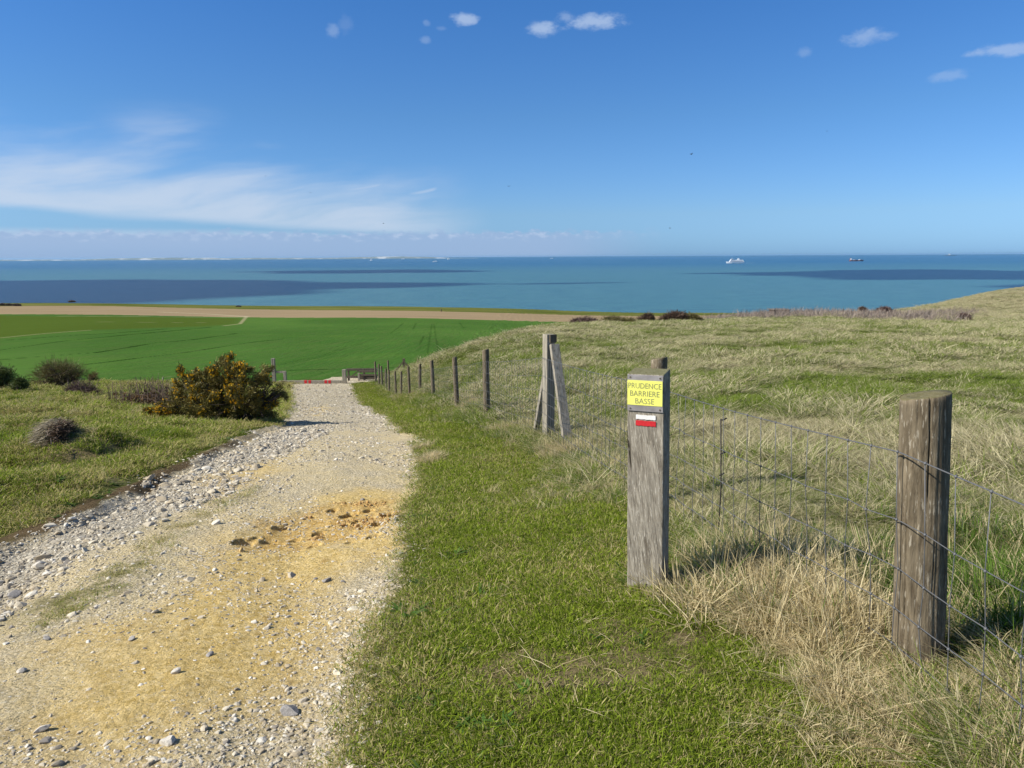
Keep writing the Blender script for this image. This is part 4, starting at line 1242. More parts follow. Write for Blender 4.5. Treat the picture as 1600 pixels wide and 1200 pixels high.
twig_shrub('hawthorn_shrub', 'spindly brown sprig standing up behind the reddish shrub', 146, 600,
           [(148, 589, 5, 7, .7), (143, 592, 4, 4, .7)], M_BRAMBLE, M_TWIG, 70, 10, .18, .012, GS, r0=.03, seed=61)
# bramble tangle left of the gorse
gbm = MB(); gR = np.random.default_rng(5)
br0 = gp(232, 640); S = br0[1] / FPX
bro = empty('bramble_tangle', br0, 'low reddish-brown bramble tangle growing left of the gorse bush', 'bramble')
for j in range(420):
    x = gR.normal(-3, 30) * S; y = gR.normal(0.4, .75); h = gR.uniform(.2, 1.0) * math.exp(-abs(x) / 1.8)
    zr = float(smooth_z(br0[0] + x, br0[1] + y)) - br0[2]
    dx, dy = gR.normal(0.05, .35), gR.normal(0, .25)
    gbm.tube([(x, y, zr - .05), (x + dx * .4, y + dy * .4, zr + h), (x + dx, y + dy, zr + h * gR.uniform(.5, 1.1))], [.007, .005, .002], 3, False)
gbm.build('stems', plain('bramble_stems', (0.17, 0.115, 0.085), 0.8), bro)
xs_ = gR.normal(-2, 27, 420) * S; ys_ = gR.normal(0.3, .7, 420)
zs_ = smooth_z(br0[0] + xs_, br0[1] + ys_) - br0[2] + np.abs(gR.normal(.1, .22, 420)) * np.exp(-np.abs(xs_) / 1.5)
V, Q, r = tri_sprigs(np.stack([xs_, ys_, zs_], 1), np.tile([0, 0, 1.0], (420, 1)), 9, .06, .032, 1.0, 9)
np_obj('leaves', V, [Q], r, M_BRAMBLE, bro)

# wind-combed dead clump with its shadow on the left pasture
db = gp(98, 712); S = db[1] / FPX
do = empty('dead_grass_clump', db, 'windswept hump of pale dead grass and brown stems in the left pasture', 'grass clump')
g = np.random.default_rng(77)
N = 6500
th_, ph_ = g.uniform(0, 6.283, N), np.sqrt(g.uniform(0, 1, N))
bx = -5 * S + 17 * S * ph_ * np.cos(th_); by = .18 * ph_ * np.sin(th_)
bz = (.15 + 1.1 * (bx + 5 * S) * .25) * np.sqrt(np.clip(1 - ph_ ** 2, 0, 1)) * g.uniform(.75, 1.05, N) + .02
dr = np.stack([g.normal(-.9, .2, N), g.normal(-.12, .25, N), g.normal(-.20, .16, N) - .25 * ph_], 1)
V, Q, r = tri_sprigs(np.stack([bx, by, bz], 1), dr, 1, .14, .006, .06, 3)
np_obj('blades', V, [Q], r, M_DEAD, do)
N = 2000
bx = g.normal(8, 3.5, N) * S; by = g.normal(-.06, .10, N); bz = g.uniform(-.02, .22, N) * np.exp(-((bx - 8 * S) / (9 * S)) ** 2)
dr = np.stack([g.normal(.35, .5, N), g.normal(-.2, .4, N), g.normal(.1, .35, N)], 1)
V, Q, r = tri_sprigs(np.stack([bx, by, bz], 1), dr, 1, .085, .007, .25, 4)
np_obj('stems', V, [Q], r, M_DEADR, do)

# bushes along the skyline of the meadow and the far field edge
GB = 'bushes on the skyline'
twig_shrub('skyline_bush', 'dark domed bush on the meadow skyline, largest one', 1057, 500, [(1053, 494, 17, 9, .7), (1040, 497, 12, 5, .7), (1064, 493, 9, 8, .7)], M_DEADR, M_TWIG, 900, 10, .32, .03, GB, depth=74, twigs=False, seed=71, spread=.9)
twig_shrub('skyline_bush', 'olive-green bush joined to the right side of the dark domed skyline bush', 1080, 500, [(1080, 494, 12, 7, .7), (1090, 497, 8, 4, .7)], M_HAW, M_TWIG, 600, 10, .3, .03, GB, depth=76, twigs=False, seed=81, spread=.9)
twig_shrub('skyline_bush', 'small round brown bush left of the dark domed skyline bush', 1013, 501, [(1013, 496, 8, 6, .8), (1003, 498, 6, 3, .8)], M_DEADR, M_TWIG, 350, 10, .3, .03, GB, depth=72, twigs=False, seed=91, spread=.9)
twig_shrub('skyline_bush', 'long low brown bush at the left end of the meadow skyline', 914, 504, [(915, 500, 16, 4, .6), (900, 501, 9, 3, .6), (930, 502, 10, 3, .6)], M_PINK, M_TWIG, 420, 10, .26, .026, GB, depth=58, twigs=False, seed=101, spread=.9)
twig_shrub('skyline_bush', 'low straggling green-brown bush in the middle of the meadow skyline', 962, 503, [(955, 500, 18, 4, .6), (980, 501, 14, 3, .6)], M_HAW, M_TWIG, 420, 10, .26, .026, GB, depth=64, twigs=False, seed=111, spread=.9)
twig_shrub('skyline_bush', 'small dark bush against the sea above the mauve scrub', 1347, 491, [(1346, 485, 4, 3, .8), (1349, 486, 3, 2.5, .8)], M_DEADR, M_TWIG, 160, 10, .4, .05, GB, depth=138, twigs=False, seed=121, spread=.9)
twig_shrub('skyline_bush', 'reddish brown mound of scrub below the right-hand hill', 1383, 491, [(1383, 485, 9, 4.5, .8), (1374, 486, 5, 3, .8)], M_PINK, M_TWIG, 300, 10, .4, .05, GB, depth=140, twigs=False, seed=131, spread=.9)
twig_shrub('skyline_bush', 'dark brown thicket at the end of the mauve scrub', 1505, 508, [(1505, 503, 9, 5, .8)], M_PINK, M_TWIG, 300, 10, .3, .03, GB, depth=90, twigs=False, seed=141, spread=.9)
GH = 'bushes on the ploughed strip'
for j, (u, v, ru, rv, d, lab) in enumerate(((4, 483, 5, 3, 505, 'dark bush at the far left end of the ploughed strip'), (14, 482.5, 7, 2.6, 505, 'dark bush on the ploughed strip, second from the left'),
                                            (27, 483, 7, 2.8, 500, 'dark bush on the ploughed strip, right end of the little row'), (112, 471, 6, 1.6, 640, 'flat dark bush on the left clifftop'), (373, 484, 4, 1.4, 600, 'tiny dark bush on the clifftop above the ploughed strip'))):
    twig_shrub('far_bush', lab, u, v + rv * .6, [(u, v + .4, ru * .8, rv * .6, .8), (u + ru * .5, v + .8, ru * .5, rv * .45, .8)], M_DEADR, M_TWIG, 220, 8, .6, .2, GH, depth=d, twigs=False, seed=200 + j, spread=.9)

# small flat-topped block on the skyline
bk = Vector(pix(1217, 488.5, 128).tolist()); S = 128 / FPX
bo = empty('blockhouse', bk, 'low dark flat-topped block half hidden by mauve scrub on the skyline', 'blockhouse')
M_BR = plain('stained_brown_masonry', (0.13, 0.085, 0.07), 0.95, 0, 0.35, 3.0)
MB().box((0, 0, -.4), (25 * S, 2.4, 1.8), None, (24.5 * S, 2.3)).build('wall', M_BR, bo, bevel=.03)
MB().box((0, 0, .56), (28.5 * S, 2.7, .14)).build('roof_slab', plain('stained_concrete', (0.12, 0.10, 0.085), .95, 0, .3, 2), bo, bevel=.03)
#@@PART3

# ------------------------------------------------------------------ ships
def sea_at(u, v):
    d = ray(u, v); return EYE + d * ((SEA_Z - EYE[2]) / d[2])


M_SHIPW = plain('white_ship_paint', (0.82, 0.83, 0.84), 0.5, 0, .03, .05)
M_SHIPR = plain('red_ship_hull', (0.24, 0.055, 0.05), 0.6, 0, .2, .05)
M_SHIPB = plain('dark_ship_windows', (0.06, 0.08, 0.11), 0.4, 0, .1, .1)
M_SHIPG = plain('grey_ship_hull', (0.12, 0.15, 0.19), 0.7, 0, .1, .05)
M_SAIL = plain('white_sailcloth', (0.85, 0.85, 0.83), 0.8, 0, .03, .05)
M_FOAM = plain('wake_foam', (0.75, 0.78, 0.78), 0.9, 0, .1, .05)


def hull(L, B, D, bow=-1, flare=1.15):
    """pointed hull, bow towards -x when bow = -1"""
    k = 16; mb = MB(); vs = []
    for j in range(k + 1):
        t = j / k; x = (t - .5) * L
        s = min(1, (t / 0.28)) ** 0.65 if t < .28 else (1 if t < .92 else 1 - 0.15 * (t - .92) / .08)
        sheer = D * (1 + .28 * max(0, 1 - t / .25) ** 2)
        rake = -0.035 * L * max(0, 1 - t / .12)
        for yy, zz, dx in ((-.82, -.2 * D, 0), (-1 * flare * .95, sheer, rake), (1 * flare * .95, sheer, rake), (.82, -.2 * D, 0)):
            vs.append((-(bow) * (x + dx), yy * s * B / 2 + (0 if s > .02 else yy * .2), zz))
    fs_ = [(4 * j + a, 4 * j + (a + 1) % 4, 4 * (j + 1) + (a + 1) % 4, 4 * (j + 1) + a) for j in range(k) for a in range(4)] + [(3, 2, 1, 0), tuple(4 * k + a for a in range(4))]
    return mb.add(vs, fs_)


def ferry(loc, L, label, group):
    o = empty('ferry', loc, label, 'ferry', group)
    D = L * .075
    hull(L, L * .14, D).build('hull', M_SHIPW, o)
    up = MB()
    up.prism([(-.36 * L, D), (-.31 * L, D * 1.9), (.44 * L, D * 1.9), (.48 * L, D)], -.065 * L, .065 * L)
    up.prism([(-.31 * L, D * 1.9), (-.28 * L, D * 2.5), (.40 * L, D * 2.5), (.44 * L, D * 1.9)], -.06 * L, .06 * L)
    up.prism([(-.27 * L, D * 2.5), (-.25 * L, D * 3.05), (-.10 * L, D * 3.05), (-.09 * L, D * 2.5)], -.07 * L, .07 * L)
    up.build('superstructure', M_SHIPW, o)
    fn = MB()
    fn.prism([(.10 * L, D * 2.5), (.13 * L, D * 3.6), (.20 * L, D * 3.6), (.22 * L, D * 2.5)], -.03 * L, .03 * L)
    fn.build('funnel', M_SHIPW, o)
    ms = MB(); ms.tube([(-.20 * L, 0, D * 3), (-.20 * L, 0, D * 4.1)], L * .004, 5); ms.build('mast', M_SHIPW, o)
    wn = MB()
    for z in (1.25, 1.55): wn.box((.05 * L, -.066 * L, D * z), (.66 * L, .004 * L, D * .08))
    wn.box((-.185 * L, -.0705 * L, D * 2.8), (.13 * L, .004 * L, D * .2))
    wn.build('window_band', M_SHIPB, o)
    return o


p = sea_at(1149, 411.2); Lf = 27.5 * p[1] / FPX
ferry(p, Lf, 'large white ferry sailing left with a short foam wake', 'ships at sea')
fw = MB(); rs = np.random.default_rng(3)
for j in range(26):
    x = Lf * (.55 + .55 * rs.uniform(0, 1) ** 1.2); w = Lf * rs.uniform(.03, .09)
    fw.add([(x - w, -Lf * .02, .2), (x, -Lf * .05, .4), (x + w, -Lf * .01, .2), (x, Lf * .05, .5)], [(0, 1, 2, 3)])
o = fw.build('wake', M_FOAM); o.location = p; o['kind'] = 'stuff'

p = sea_at(1338, 408.0); L = 21 * p[1] / FPX
cs_ = empty('cargo_ship', p, 'dark red cargo ship with white bridge house at its left end', 'cargo ship', 'ships at sea')
D = L * .075
hull(L, L * .15, D, bow=1).build('hull', M_SHIPR, cs_)
MB().box((-.41 * L, 0, D * 1.9), (.09 * L, .12 * L, D * 1.8), None, (.075 * L, .11 * L)).build('bridge_house', M_SHIPW, cs_)
MB().box((-.46 * L, 0, D * 2.0), (.03 * L, .04 * L, D * 1.9)).build('funnel', M_SHIPR, cs_)
for x in (-.2, -.02, .25, .33): MB().box((x * L, 0, D * 1.2), (.13 * L, .11 * L, D * (.5 if x != .25 else .8))).build('deck_cargo', M_SHIPW if x in (-.2, .25) else M_SHIPG, cs_)
p = sea_at(1485, 399.4); L = 16 * p[1] / FPX
fs2 = empty('cargo_ship', p, 'faint grey ship on the horizon at the far right', 'cargo ship', 'ships at sea')
D = L * .06
hull(L, L * .14, D).build('hull', M_SHIPG, fs2)
MB().box((-.1 * L, 0, D * 1.8), (.12 * L, .1 * L, D * 1.9)).build('bridge_house', M_SHIPW, fs2)
for u, v, w, lab in ((679.5, 409.2, 7, 'small white ship trailing foam, lowest of the distant vessels left of the centre'), (862, 404.2, 5, 'tiny white ferry on the horizon above the braced strainer post'), (629.5, 405.0, 5.5, 'tiny white ferry under the pale coast between two small sails'),):
    p = sea_at(u, v); L = w * p[1] / FPX
    ferry(p, L, lab, 'ships at sea')
p = sea_at(672, 409.6); L = 9 * p[1] / FPX
for u, v, hpx, lab in ((580, 407.4, 4.5, 'small white sailing boat below the left part of the pale coast'), (700.5, 405.4, 4.6, 'small white sailing boat near the right end of the pale coast')):
    p = sea_at(u, v); k_ = hpx * p[1] / FPX
    o = empty('sailing_boat', p, lab, 'sailing boat', 'ships at sea')
    hull(k_ * .8, k_ * .25, k_ * .15).build('hull', M_SHIPW, o)
    mb = MB(); mb.tube([(0, 0, 0), (0, 0, k_)], k_ * .015, 5); mb.build('mast', M_SHIPW, o)
    mb = MB(); mb.prism([(-.03 * k_, .15 * k_), (-.03 * k_, k_ * .96), (.42 * k_, .17 * k_)], -.01 * k_, .01 * k_); mb.prism([(-.38 * k_, .15 * k_), (-.06 * k_, k_ * .85), (-.06 * k_, .2 * k_)], -.06 * k_, -.04 * k_)
    mb.build('sails', M_SAIL, o)

# ------------------------------------------------------------------ birds
M_BIRD = plain('dark_plumage', (0.03, 0.028, 0.028), 0.8)


def bird(u, v, d, span, roll, head, label):
    span *= 1.5
    o = empty('bird', pix(u, v, d), label, 'bird', 'birds in the sky', rz=head)
    mb = MB()
    L = span * .42
    mb.tube([(-L * .5, 0, 0), (-L * .25, 0, 0), (0, 0, 0), (L * .3, 0, .01 * L), (L * .42, 0, .03 * L), (L * .56, 0, 0)], [L * .02, L * .09, L * .14, L * .12, L * .09, L * .01], 8)
    mb.add([(-L * .45, -.02, 0), (-L * .85, -L * .14, 0), (-L * .78, 0, 0.005), (-L * .85, L * .14, 0), (-L * .45, .02, 0)], [(0, 1, 2), (2, 3, 4), (0, 2, 4)])
    mb.build('body', M_BIRD, o, smooth=True)
    for s_ in (-1, 1):
        w = MB(); up = roll
        pts = [(L * .22, 0, .02), (L * .25, s_ * span * .22, span * .22 * up), (L * .02, s_ * span * .5, span * .5 * up * .7), (-L * .12, s_ * span * .30, span * .28 * up), (-L * .2, 0, .0)]
        w.add(pts + [(x, y, z - .012 * span) for x, y, z in pts], [(0, 1, 2, 3, 4), (9, 8, 7, 6, 5), (0, 5, 6, 1), (1, 6, 7, 2), (2, 7, 8, 3), (3, 8, 9, 4)])
        w.build('wing', M_BIRD, o)


bird(1080, 241, 60, .30, .55, .4, 'dark bird high right of centre, largest one in the sky')
bird(1047, 356.5, 70, .28, .3, 2.6, 'small dark bird low over the sea horizon right of centre')
bird(795, 291, 75, .27, .4, 1.0, 'small dark bird in clear blue sky at the picture centre')
bird(599, 349, 80, .26, .3, 0.2, 'tiny dark bird at the lower right end of the cirrus cloud')
bird(485, 301, 90, .25, .5, 2.0, 'tiny dark bird above the middle of the cirrus cloud')
bird(415, 275, 95, .22, .2, .8, 'tiny faint bird highest over the cirrus cloud')
bird(1292, 205, 90, .24, .2, .1, 'tiny faint bird highest in the right half of the sky')

# ------------------------------------------------------------------ loose stones
def rock_mesh(name, seed, flat=0.6):
    g = np.random.default_rng(seed)
    import bmesh
    bm = bmesh.new(); bmesh.ops.create_icosphere(bm, subdivisions=2, radius=0.5)
    planes = [(Vector(v / np.linalg.norm(v)), g.uniform(.22, .42)) for v in g.standard_normal((9, 3))]
    for v in bm.verts:
        p = v.co.copy()
        for n_, d_ in planes:
            e = p.dot(n_) - d_
            if e > 0: p -= n_ * e
        p += Vector(g.standard_normal(3) * .012)
        v.co = Vector((p.x * 1.25, p.y * .95, p.z * flat))
    me = bpy.data.meshes.new(name); bm.to_mesh(me); bm.free()
    return me


M_STONE = stone_mat('flint_and_chalk_gravel', [(0, (0.32, 0.275, 0.205)), (.14, (0.50, 0.44, 0.335)), (.42, (0.62, 0.56, 0.44)), (.66, (0.42, 0.35, 0.24)), (.82, (0.70, 0.655, 0.56)), (.93, (0.24, 0.215, 0.185))])
M_STONEB = stone_mat('loose_flint', [(0, (0.30, 0.27, 0.22)), (.25, (0.46, 0.42, 0.36)), (.55, (0.20, 0.18, 0.16)), (.8, (0.62, 0.58, 0.52))])


def scatter(name, P, rot, scl, pick, attrs, protos, kind='stuff'):
    me = bpy.data.meshes.new(name)
    me.vertices.add(len(P)); me.vertices.foreach_set('co', np.ascontiguousarray(P, np.float32).ravel())
    def at_(nm, typ, arr, key):
        a = me.attributes.new(nm, typ, 'POINT'); a.data.foreach_set(key, np.ascontiguousarray(arr).ravel())
    at_('rot', 'FLOAT_VECTOR', rot.astype(np.float32), 'vector'); at_('scl', 'FLOAT', scl.astype(np.float32), 'value'); at_('pick', 'INT', pick.astype(np.int32), 'value')
    for k_, v in attrs.items(): at_(k_, 'FLOAT', v.astype(np.float32), 'value')
    col = bpy.data.collections.new(name + '_kinds')
    for pm in protos: col.objects.link(bpy.data.objects.new(pm.name, pm))
    ng = bpy.data.node_groups.new(name, 'GeometryNodeTree')
    ng.interface.new_socket('Geometry', in_out='INPUT', socket_type='NodeSocketGeometry')
    ng.interface.new_socket('Geometry', in_out='OUTPUT', socket_type='NodeSocketGeometry')
    T = NT(ng)
    gi, go_ = T.n('NodeGroupInput'), T.n('NodeGroupOutput')
    ci = T.n('GeometryNodeCollectionInfo', {'Collection': col, 'Separate Children': True, 'Reset Children': True})
    na = lambda nm, typ: [s for s in T.n('GeometryNodeInputNamedAttribute', {'Name': nm}, data_type=typ).outputs if s.enabled and s.name == 'Attribute'][0]
    ip = T.n('GeometryNodeInstanceOnPoints', {'Points': gi.outputs[0], 'Instance': ci.outputs[0], 'Pick Instance': True, 'Instance Index': na('pick', 'INT'), 'Rotation': na('rot', 'FLOAT_VECTOR'), 'Scale': na('scl', 'FLOAT')})
    ng.links.new(ip.outputs[0], go_.inputs[0])
    o = link(bpy.data.objects.new(name, me))
    md = o.modifiers.new('scatter', 'NODES'); md.node_group = ng
    o['kind'] = kind
    return o


def fan(nmax, rmin, rmax, r0, p, seed, amin=-40, amax=40):
    """random ground points thinning out with distance: density ~ const up to r0, then r^-p"""
    g = np.random.default_rng(seed)
    r = np.exp(np.linspace(math.log(rmin), math.log(rmax), 4000))
    dens = np.where(r < r0, 1.0, (r0 / r) ** p) * r * r       # d(area) in log r
    c = np.cumsum(dens); c /= c[-1]
    rr = np.exp(np.interp(g.uniform(0, 1, nmax), c, np.log(r)))
    a = np.radians(g.uniform(amin, amax, nmax))
    return rr * np.sin(a), rr * np.cos(a), rr, g


def seat(X, Y):
    return smooth_z(X, Y) + detail(X, Y, path_sd(X, Y))


ROCKS = []
for s_ in range(9):
    me = rock_mesh('stone_kind', 300 + s_, (.62, .5, .75)[s_ % 3]); me.materials.append(M_STONE); ROCKS.append(me)
# fine gravel
x, y, r, g = fan(230000, 1.7, 50, 3.2, 1.5, 501, -40, 8)
pd_ = path_sd(x, y)
gu = sstep(sdf(x, y, GULLY) + 0.35 * fbm(x * 1.6, y * 1.6, 71, 4), -0.1, 0.3)
sd_ = sstep(sdf(x, y, SAND) + 0.5 * fbm(x * 1.2, y * 1.2, 73, 4), -0.35, 0.45)
patch = fbm(x * 1.1, y * 1.1, 171, 4)
prob = np.clip(0.24 + 1.1 * patch + gu * 0.55 - sd_ * 0.30 + .35 * sstep(y, 11, 17) + .55 * sstep(y, 2.9, 2.2) * sstep(x, -2.3, -1.5) + .4 * sstep(pd_, .35, .05) * (x > -.3 * y), 0.04, 1.0)
ok = (pd_ > -0.12 - 0.15 * g.uniform(0, 1, len(x))) & (g.uniform(0, 1, len(x)) < prob) & (g.uniform(0, 1, len(x)) < sstep(pd_, -.3, .05))
x, y, r = x[ok], y[ok], r[ok]; N = len(x)
sc_ = np.exp(g.normal(math.log(0.0105), .5, N)) * np.clip((r / 4) ** .6, 1, 4.0)
P = np.stack([x, y, seat(x, y) - sc_ * .02], 1)
scatter('gravel', P, np.stack([g.normal(0, .25, N), g.normal(0, .25, N), g.uniform(0, 6.28, N)], 1), sc_, g.integers(0, 9, N), {}, ROCKS)
# bigger stones of the runnel
x, y, r, g = fan(130000, 1.7, 30, 5, 1.35, 502, -42, 4)
gd = sdf(x, y, GULLY) + 0.25 * fbm(x * 1.6, y * 1.6, 71, 4)
ok = (gd > -0.02) & (path_sd(x, y) > -0.05) & ((seg_dist(x, y, LEFT_E[:8], False) > .16) | (g.uniform(0, 1, len(x)) < .35)) & (g.uniform(0, 1, len(x)) < np.clip(.5 + .6 * fbm(x * 2, y * 2, 172, 3), .12, .8))
x, y, r = x[ok], y[ok], r[ok]; N = len(x)
sc_ = np.clip(np.exp(g.normal(math.log(0.023), .55, N)), .008, .11) * np.clip((r / 6) ** .4, 1, 1.8)
P = np.stack([x, y, seat(x, y) + sc_ * .0], 1)
scatter('runnel_stones', P, np.stack([g.normal(0, .3, N), g.normal(0, .3, N), g.uniform(0, 6.28, N)], 1), sc_, g.integers(0, 9, N), {}, ROCKS)
# single stones one could point at
STN = [(511, 908, .075, 'dark wedge-shaped flint on the yellow sand right of the track centre'), (493, 906, .035, 'small dark flint just left of the wedge-shaped flint'), (536, 909, .04, 'small grey flint just right of the wedge-shaped flint'),
       (75, 1001, .06, 'flat grey flint on the track near the left edge'), (35, 1052, .06, 'pale double stone low on the left of the track'), (328, 1025, .05, 'dark upright flint on the sandy middle of the track'),
       (66, 1142, .075, 'tan boulder-like stone at the lower left with a dark shadow side'), (262, 1157, .08, 'white flint near the bottom edge of the track'), (62, 879, .11, 'large pale stone among the runnel gravel at left'),
       (205, 1000, .05, 'thin white stone lying flat on the sandy left track'), (276, 1053, .055, 'white chalk lump on the sand beside a smaller lump'), (453, 1112, .10, 'split blue-grey flint near the grass edge at the bottom'),
       (20, 925, .12, 'big slab of grey flint at the left edge'), (570, 1170, .04, 'white pebble in the turf at the bottom'), (594, 1138, .035, 'white pebble in the turf above the bottom edge'), (671, 1184, .035, 'grey pebble in the turf near the bottom centre')]
M_ST1, M_ST2 = plain('pale_flint', (0.52, 0.48, 0.41), .8, 0, .25, 14), plain('grey_flint', (0.25, 0.235, 0.22), .7, 0, .3, 14)
for j, (u, v, s_, lab) in enumerate(STN):
    me = rock_mesh('stone', 700 + j, .6); me.materials.append(M_ST2 if ('grey' in lab or 'dark' in lab) and 'tan' not in lab else M_ST1)
    o = link(bpy.data.objects.new('stone', me)); pp = gp(u, v)
    s_ *= .72; o.location = pp + Vector((0, 0, s_ * .15)); o.scale = (s_,) * 3; o.rotation_euler = (random.uniform(-.3, .3), random.uniform(-.3, .3), random.uniform(0, 6))
    tag(o, lab, 'stone', 'single stones on the track')

# crumbs of sandy clay round the dug patch
M_CLOD = stone_mat('sandy_clay_crumbs', [(0, (0.46, 0.27, 0.075)), (.4, (0.62, 0.42, 0.15)), (.75, (0.38, 0.20, 0.05))])
CLODS = []
for s_ in range(5):
    me = rock_mesh('clod_kind', 400 + s_, .7); me.materials.append(M_CLOD); CLODS.append(me)
g = np.random.default_rng(611)
sp2 = np.array(SAND2); lo, hi = sp2.min(0) - .2, sp2.max(0) + .2
x, y = g.uniform(lo[0], hi[0], 9000), g.uniform(lo[1], hi[1], 9000)
ok = (sdf(x, y, SAND2) > -.05) & (fbm(x * 3, y * 3, 175, 3) > .14)
x, y = x[ok], y[ok]; N = len(x)
sc_ = np.clip(np.exp(g.normal(math.log(.011), .6, N)), .005, .05)
P = np.stack([x, y, seat(x, y)], 1)
scatter('sandy_crumbs', P, g.uniform(0, 6.28, (N, 3)), sc_, g.integers(0, 5, N), {}, CLODS)

# ------------------------------------------------------------------ grass
def tuft(name, n_, rad_, hmin, hmax, lean, leanj, droop, width, seed, mt, wind=(1, 0), ldir=3.14):
    g = np.random.default_rng(seed)
    rr = rad_ * np.sqrt(g.uniform(0, 1, n_)); th = g.uniform(0, 6.283, n_)
    bx, by = rr * np.cos(th), rr * np.sin(th)
    h = g.uniform(hmin, hmax, n_)
    wa = math.atan2(wind[1], wind[0]) + g.normal(0, ldir, n_)
    out = g.uniform(0, 1, n_) < .25
    wa = np.where(out, th, wa)
    le = np.clip(lean + leanj * g.standard_normal(n_), 0, 2.2)
    dx, dy = np.cos(wa), np.sin(wa)
    wx, wy = -dy, dx
    tw = g.normal(0, .5, n_); wx, wy = wx * np.cos(tw) - wy * np.sin(tw), wx * np.sin(tw) + wy * np.cos(tw)
    ts = np.array([0, .38, .72, 1.0]); ws = np.array([.75, 1.0, .7, .0])
    rows = []
    for t, wv in zip(ts, ws):
        px = bx + dx * h * le * t ** 1.35; py = by + dy * h * le * t ** 1.35
        pz = h * (t - droop * t * t) / (1 + .35 * le)
        w_ = width * wv * .5
        if wv > 0: rows += [np.stack([px - wx * w_, py - wy * w_, pz], 1), np.stack([px + wx * w_, py + wy * w_, pz], 1)]
        else: rows += [np.stack([px, py, pz], 1)]
    V = np.stack(rows, 1).reshape(-1, 3); b_ = np.arange(n_)[:, None] * 7
    Q = np.concatenate([b_ + np.array([0, 1, 3, 2]), b_ + np.array([2, 3, 5, 4])]); T3 = b_ + np.array([4, 5, 6])
    rn = np.repeat(g.uniform(0, 1, n_), 7); tp_ = np.tile([0, 0, .4, .4, .8, .8, 1.0], n_)
    me = np_mesh(name, V, [Q, T3], {'rnd': rn, 'tip': tp_})
    me.materials.append(mt)
    return me


GREEN_A, GREEN_B = (0.055, 0.105, 0.017), (0.105, 0.185, 0.033)
M_MEADOW = grass_mat('meadow_grass_blades', (0.058, 0.096, 0.011), (0.225, 0.295, 0.045), (0.17, 0.150, 0.075), (0.72, 0.655, 0.41))
M_LAWN = grass_mat('turf_blades', (0.065, 0.105, 0.008), (0.29, 0.375, 0.036), (0.26, 0.215, 0.08), (0.66, 0.57, 0.27))
M_TALL = grass_mat('tall_grass_blades', (0.050, 0.105, 0.014), (0.17, 0.27, 0.045), (0.40, 0.32, 0.16), (0.80, 0.69, 0.43))

MEAD = [tuft('meadow_kind', 90, .14, .07, .19, 1.5, .5, .36, .0044, 900 + j, M_MEADOW, (1, .45), .75) for j in range(8)]
MEADF = [tuft('meadow_far_kind', 90, .30, .06, .16, 1.5, .5, .32, .0085, 930 + j, M_MEADOW, (1, .45), .8) for j in range(6)]
LAWN = [tuft('turf_kind', 130, .10, .007, .027, .9, .6, .2, .0028, 960 + j, M_LAWN) for j in range(7)]
STRAW = [tuft('straw_kind', 4, .09, .03, .11, 2.0, .5, .93, .0034, 860 + j, M_TALL) for j in range(5)]
M_WEED = grass_mat('broad_leaf_blades', (0.045, 0.10, 0.020), (0.11, 0.20, 0.045), (.2, .16, .08), (.3, .25, .12))
WEED = [tuft('weed_kind', 9, .02, .018, .042, 1.7, .4, .55, .013, 880 + j, M_WEED) for j in range(5)]
TALLU = [tuft('tall_upright_kind', 90, .11, .14, .42, .45, .45, .30, .0048, 1020 + j, M_TALL, (-.6, -1), .9) for j in range(4)]
TALLT = [tuft('tall_kind', 120, .12, .10, .34, .75, .5, .40, .0050, 990 + j, M_TALL, (.4, -1), 3.0) for j in range(6)]

# meadow right of the fence
x, y, r, g = fan(170000, 1.9, 245, 4.5, 1.24, 601, -24, 41)
fsx = fence_side(x, y)
ok = (fsx > -0.25 - .2 * g.uniform(0, 1, len(x))) & (path_sd(x, y) < -.1) & ((r < 90) | (fsx > 14)) & (g.uniform(0, 1, len(x)) < np.clip(.72 + 1.0 * fbm(x * 1.7, y * 1.7, 153, 3), .22, 1))
x, y, r = x[ok], y[ok], r[ok]; N = len(x)
d = dryness(x, y)
hump = fbm(x * .9, y * .9, 131, 3)
sc_ = g.uniform(.7, 1.25, N) * np.clip(1 + 1.1 * hump + .6 * fbm(x * .28, y * .28, 161, 3), .4, 2.0) * np.clip((r / 9) ** .36, .85, 3.2) * np.where(d < .4, .8, 1)
P = np.stack([x, y, seat(x, y) - .01], 1)
wind = .9 * fbm(x * .25, y * .25, 133, 3)
rot = np.stack([g.normal(0, .12, N), g.normal(0, .12, N), g.normal(0, .45, N) + wind], 1)
nr = r < 11
scatter('meadow_grass', P[nr], rot[nr], sc_[nr], g.integers(0, 8, nr.sum()), {'dry': d[nr] * 1.0}, MEAD)
scatter('far_meadow_grass', P[~nr], rot[~nr], sc_[~nr] * .8, g.integers(0, 6, (~nr).sum()), {'dry': d[~nr]}, MEADF)

# mown verge, turf on the left, thin turf creeping over the track edge
x, y, r, g = fan(150000, 1.6, 48, 3.6, 1.35, 602, -42, 36)
fsx, pd_ = fence_side(x, y), path_sd(x, y)
ins_strip = sdf(x, y, STRIP)
edge_ok = g.uniform(0, 1, len(x)) < sstep(pd_, .10, -.32)
strip_ok = (ins_strip > 0) & (g.uniform(0, 1, len(x)) < .13)
ld_ = seg_dist(x, y, [(-5.2, -7.0), (-5.3, 1.5)] + LEFT_E[:8], False)
isl = (x < -.3 * y)
edge_ok &= ~(isl & (ld_ < .12)) & ~(isl & (g.uniform(0, 1, len(x)) > sstep(ld_ + .35 * fbm(x * 1.3, y * 1.3, 163, 3), .12, 1.05)))
ok = (edge_ok | strip_ok) & (fsx < .15) & (g.uniform(0, 1, len(x)) > .88 * bare_patch(x, y))
x, y, r, pd_, ld_, isl = x[ok], y[ok], r[ok], pd_[ok], ld_[ok], isl[ok]; N = len(x)
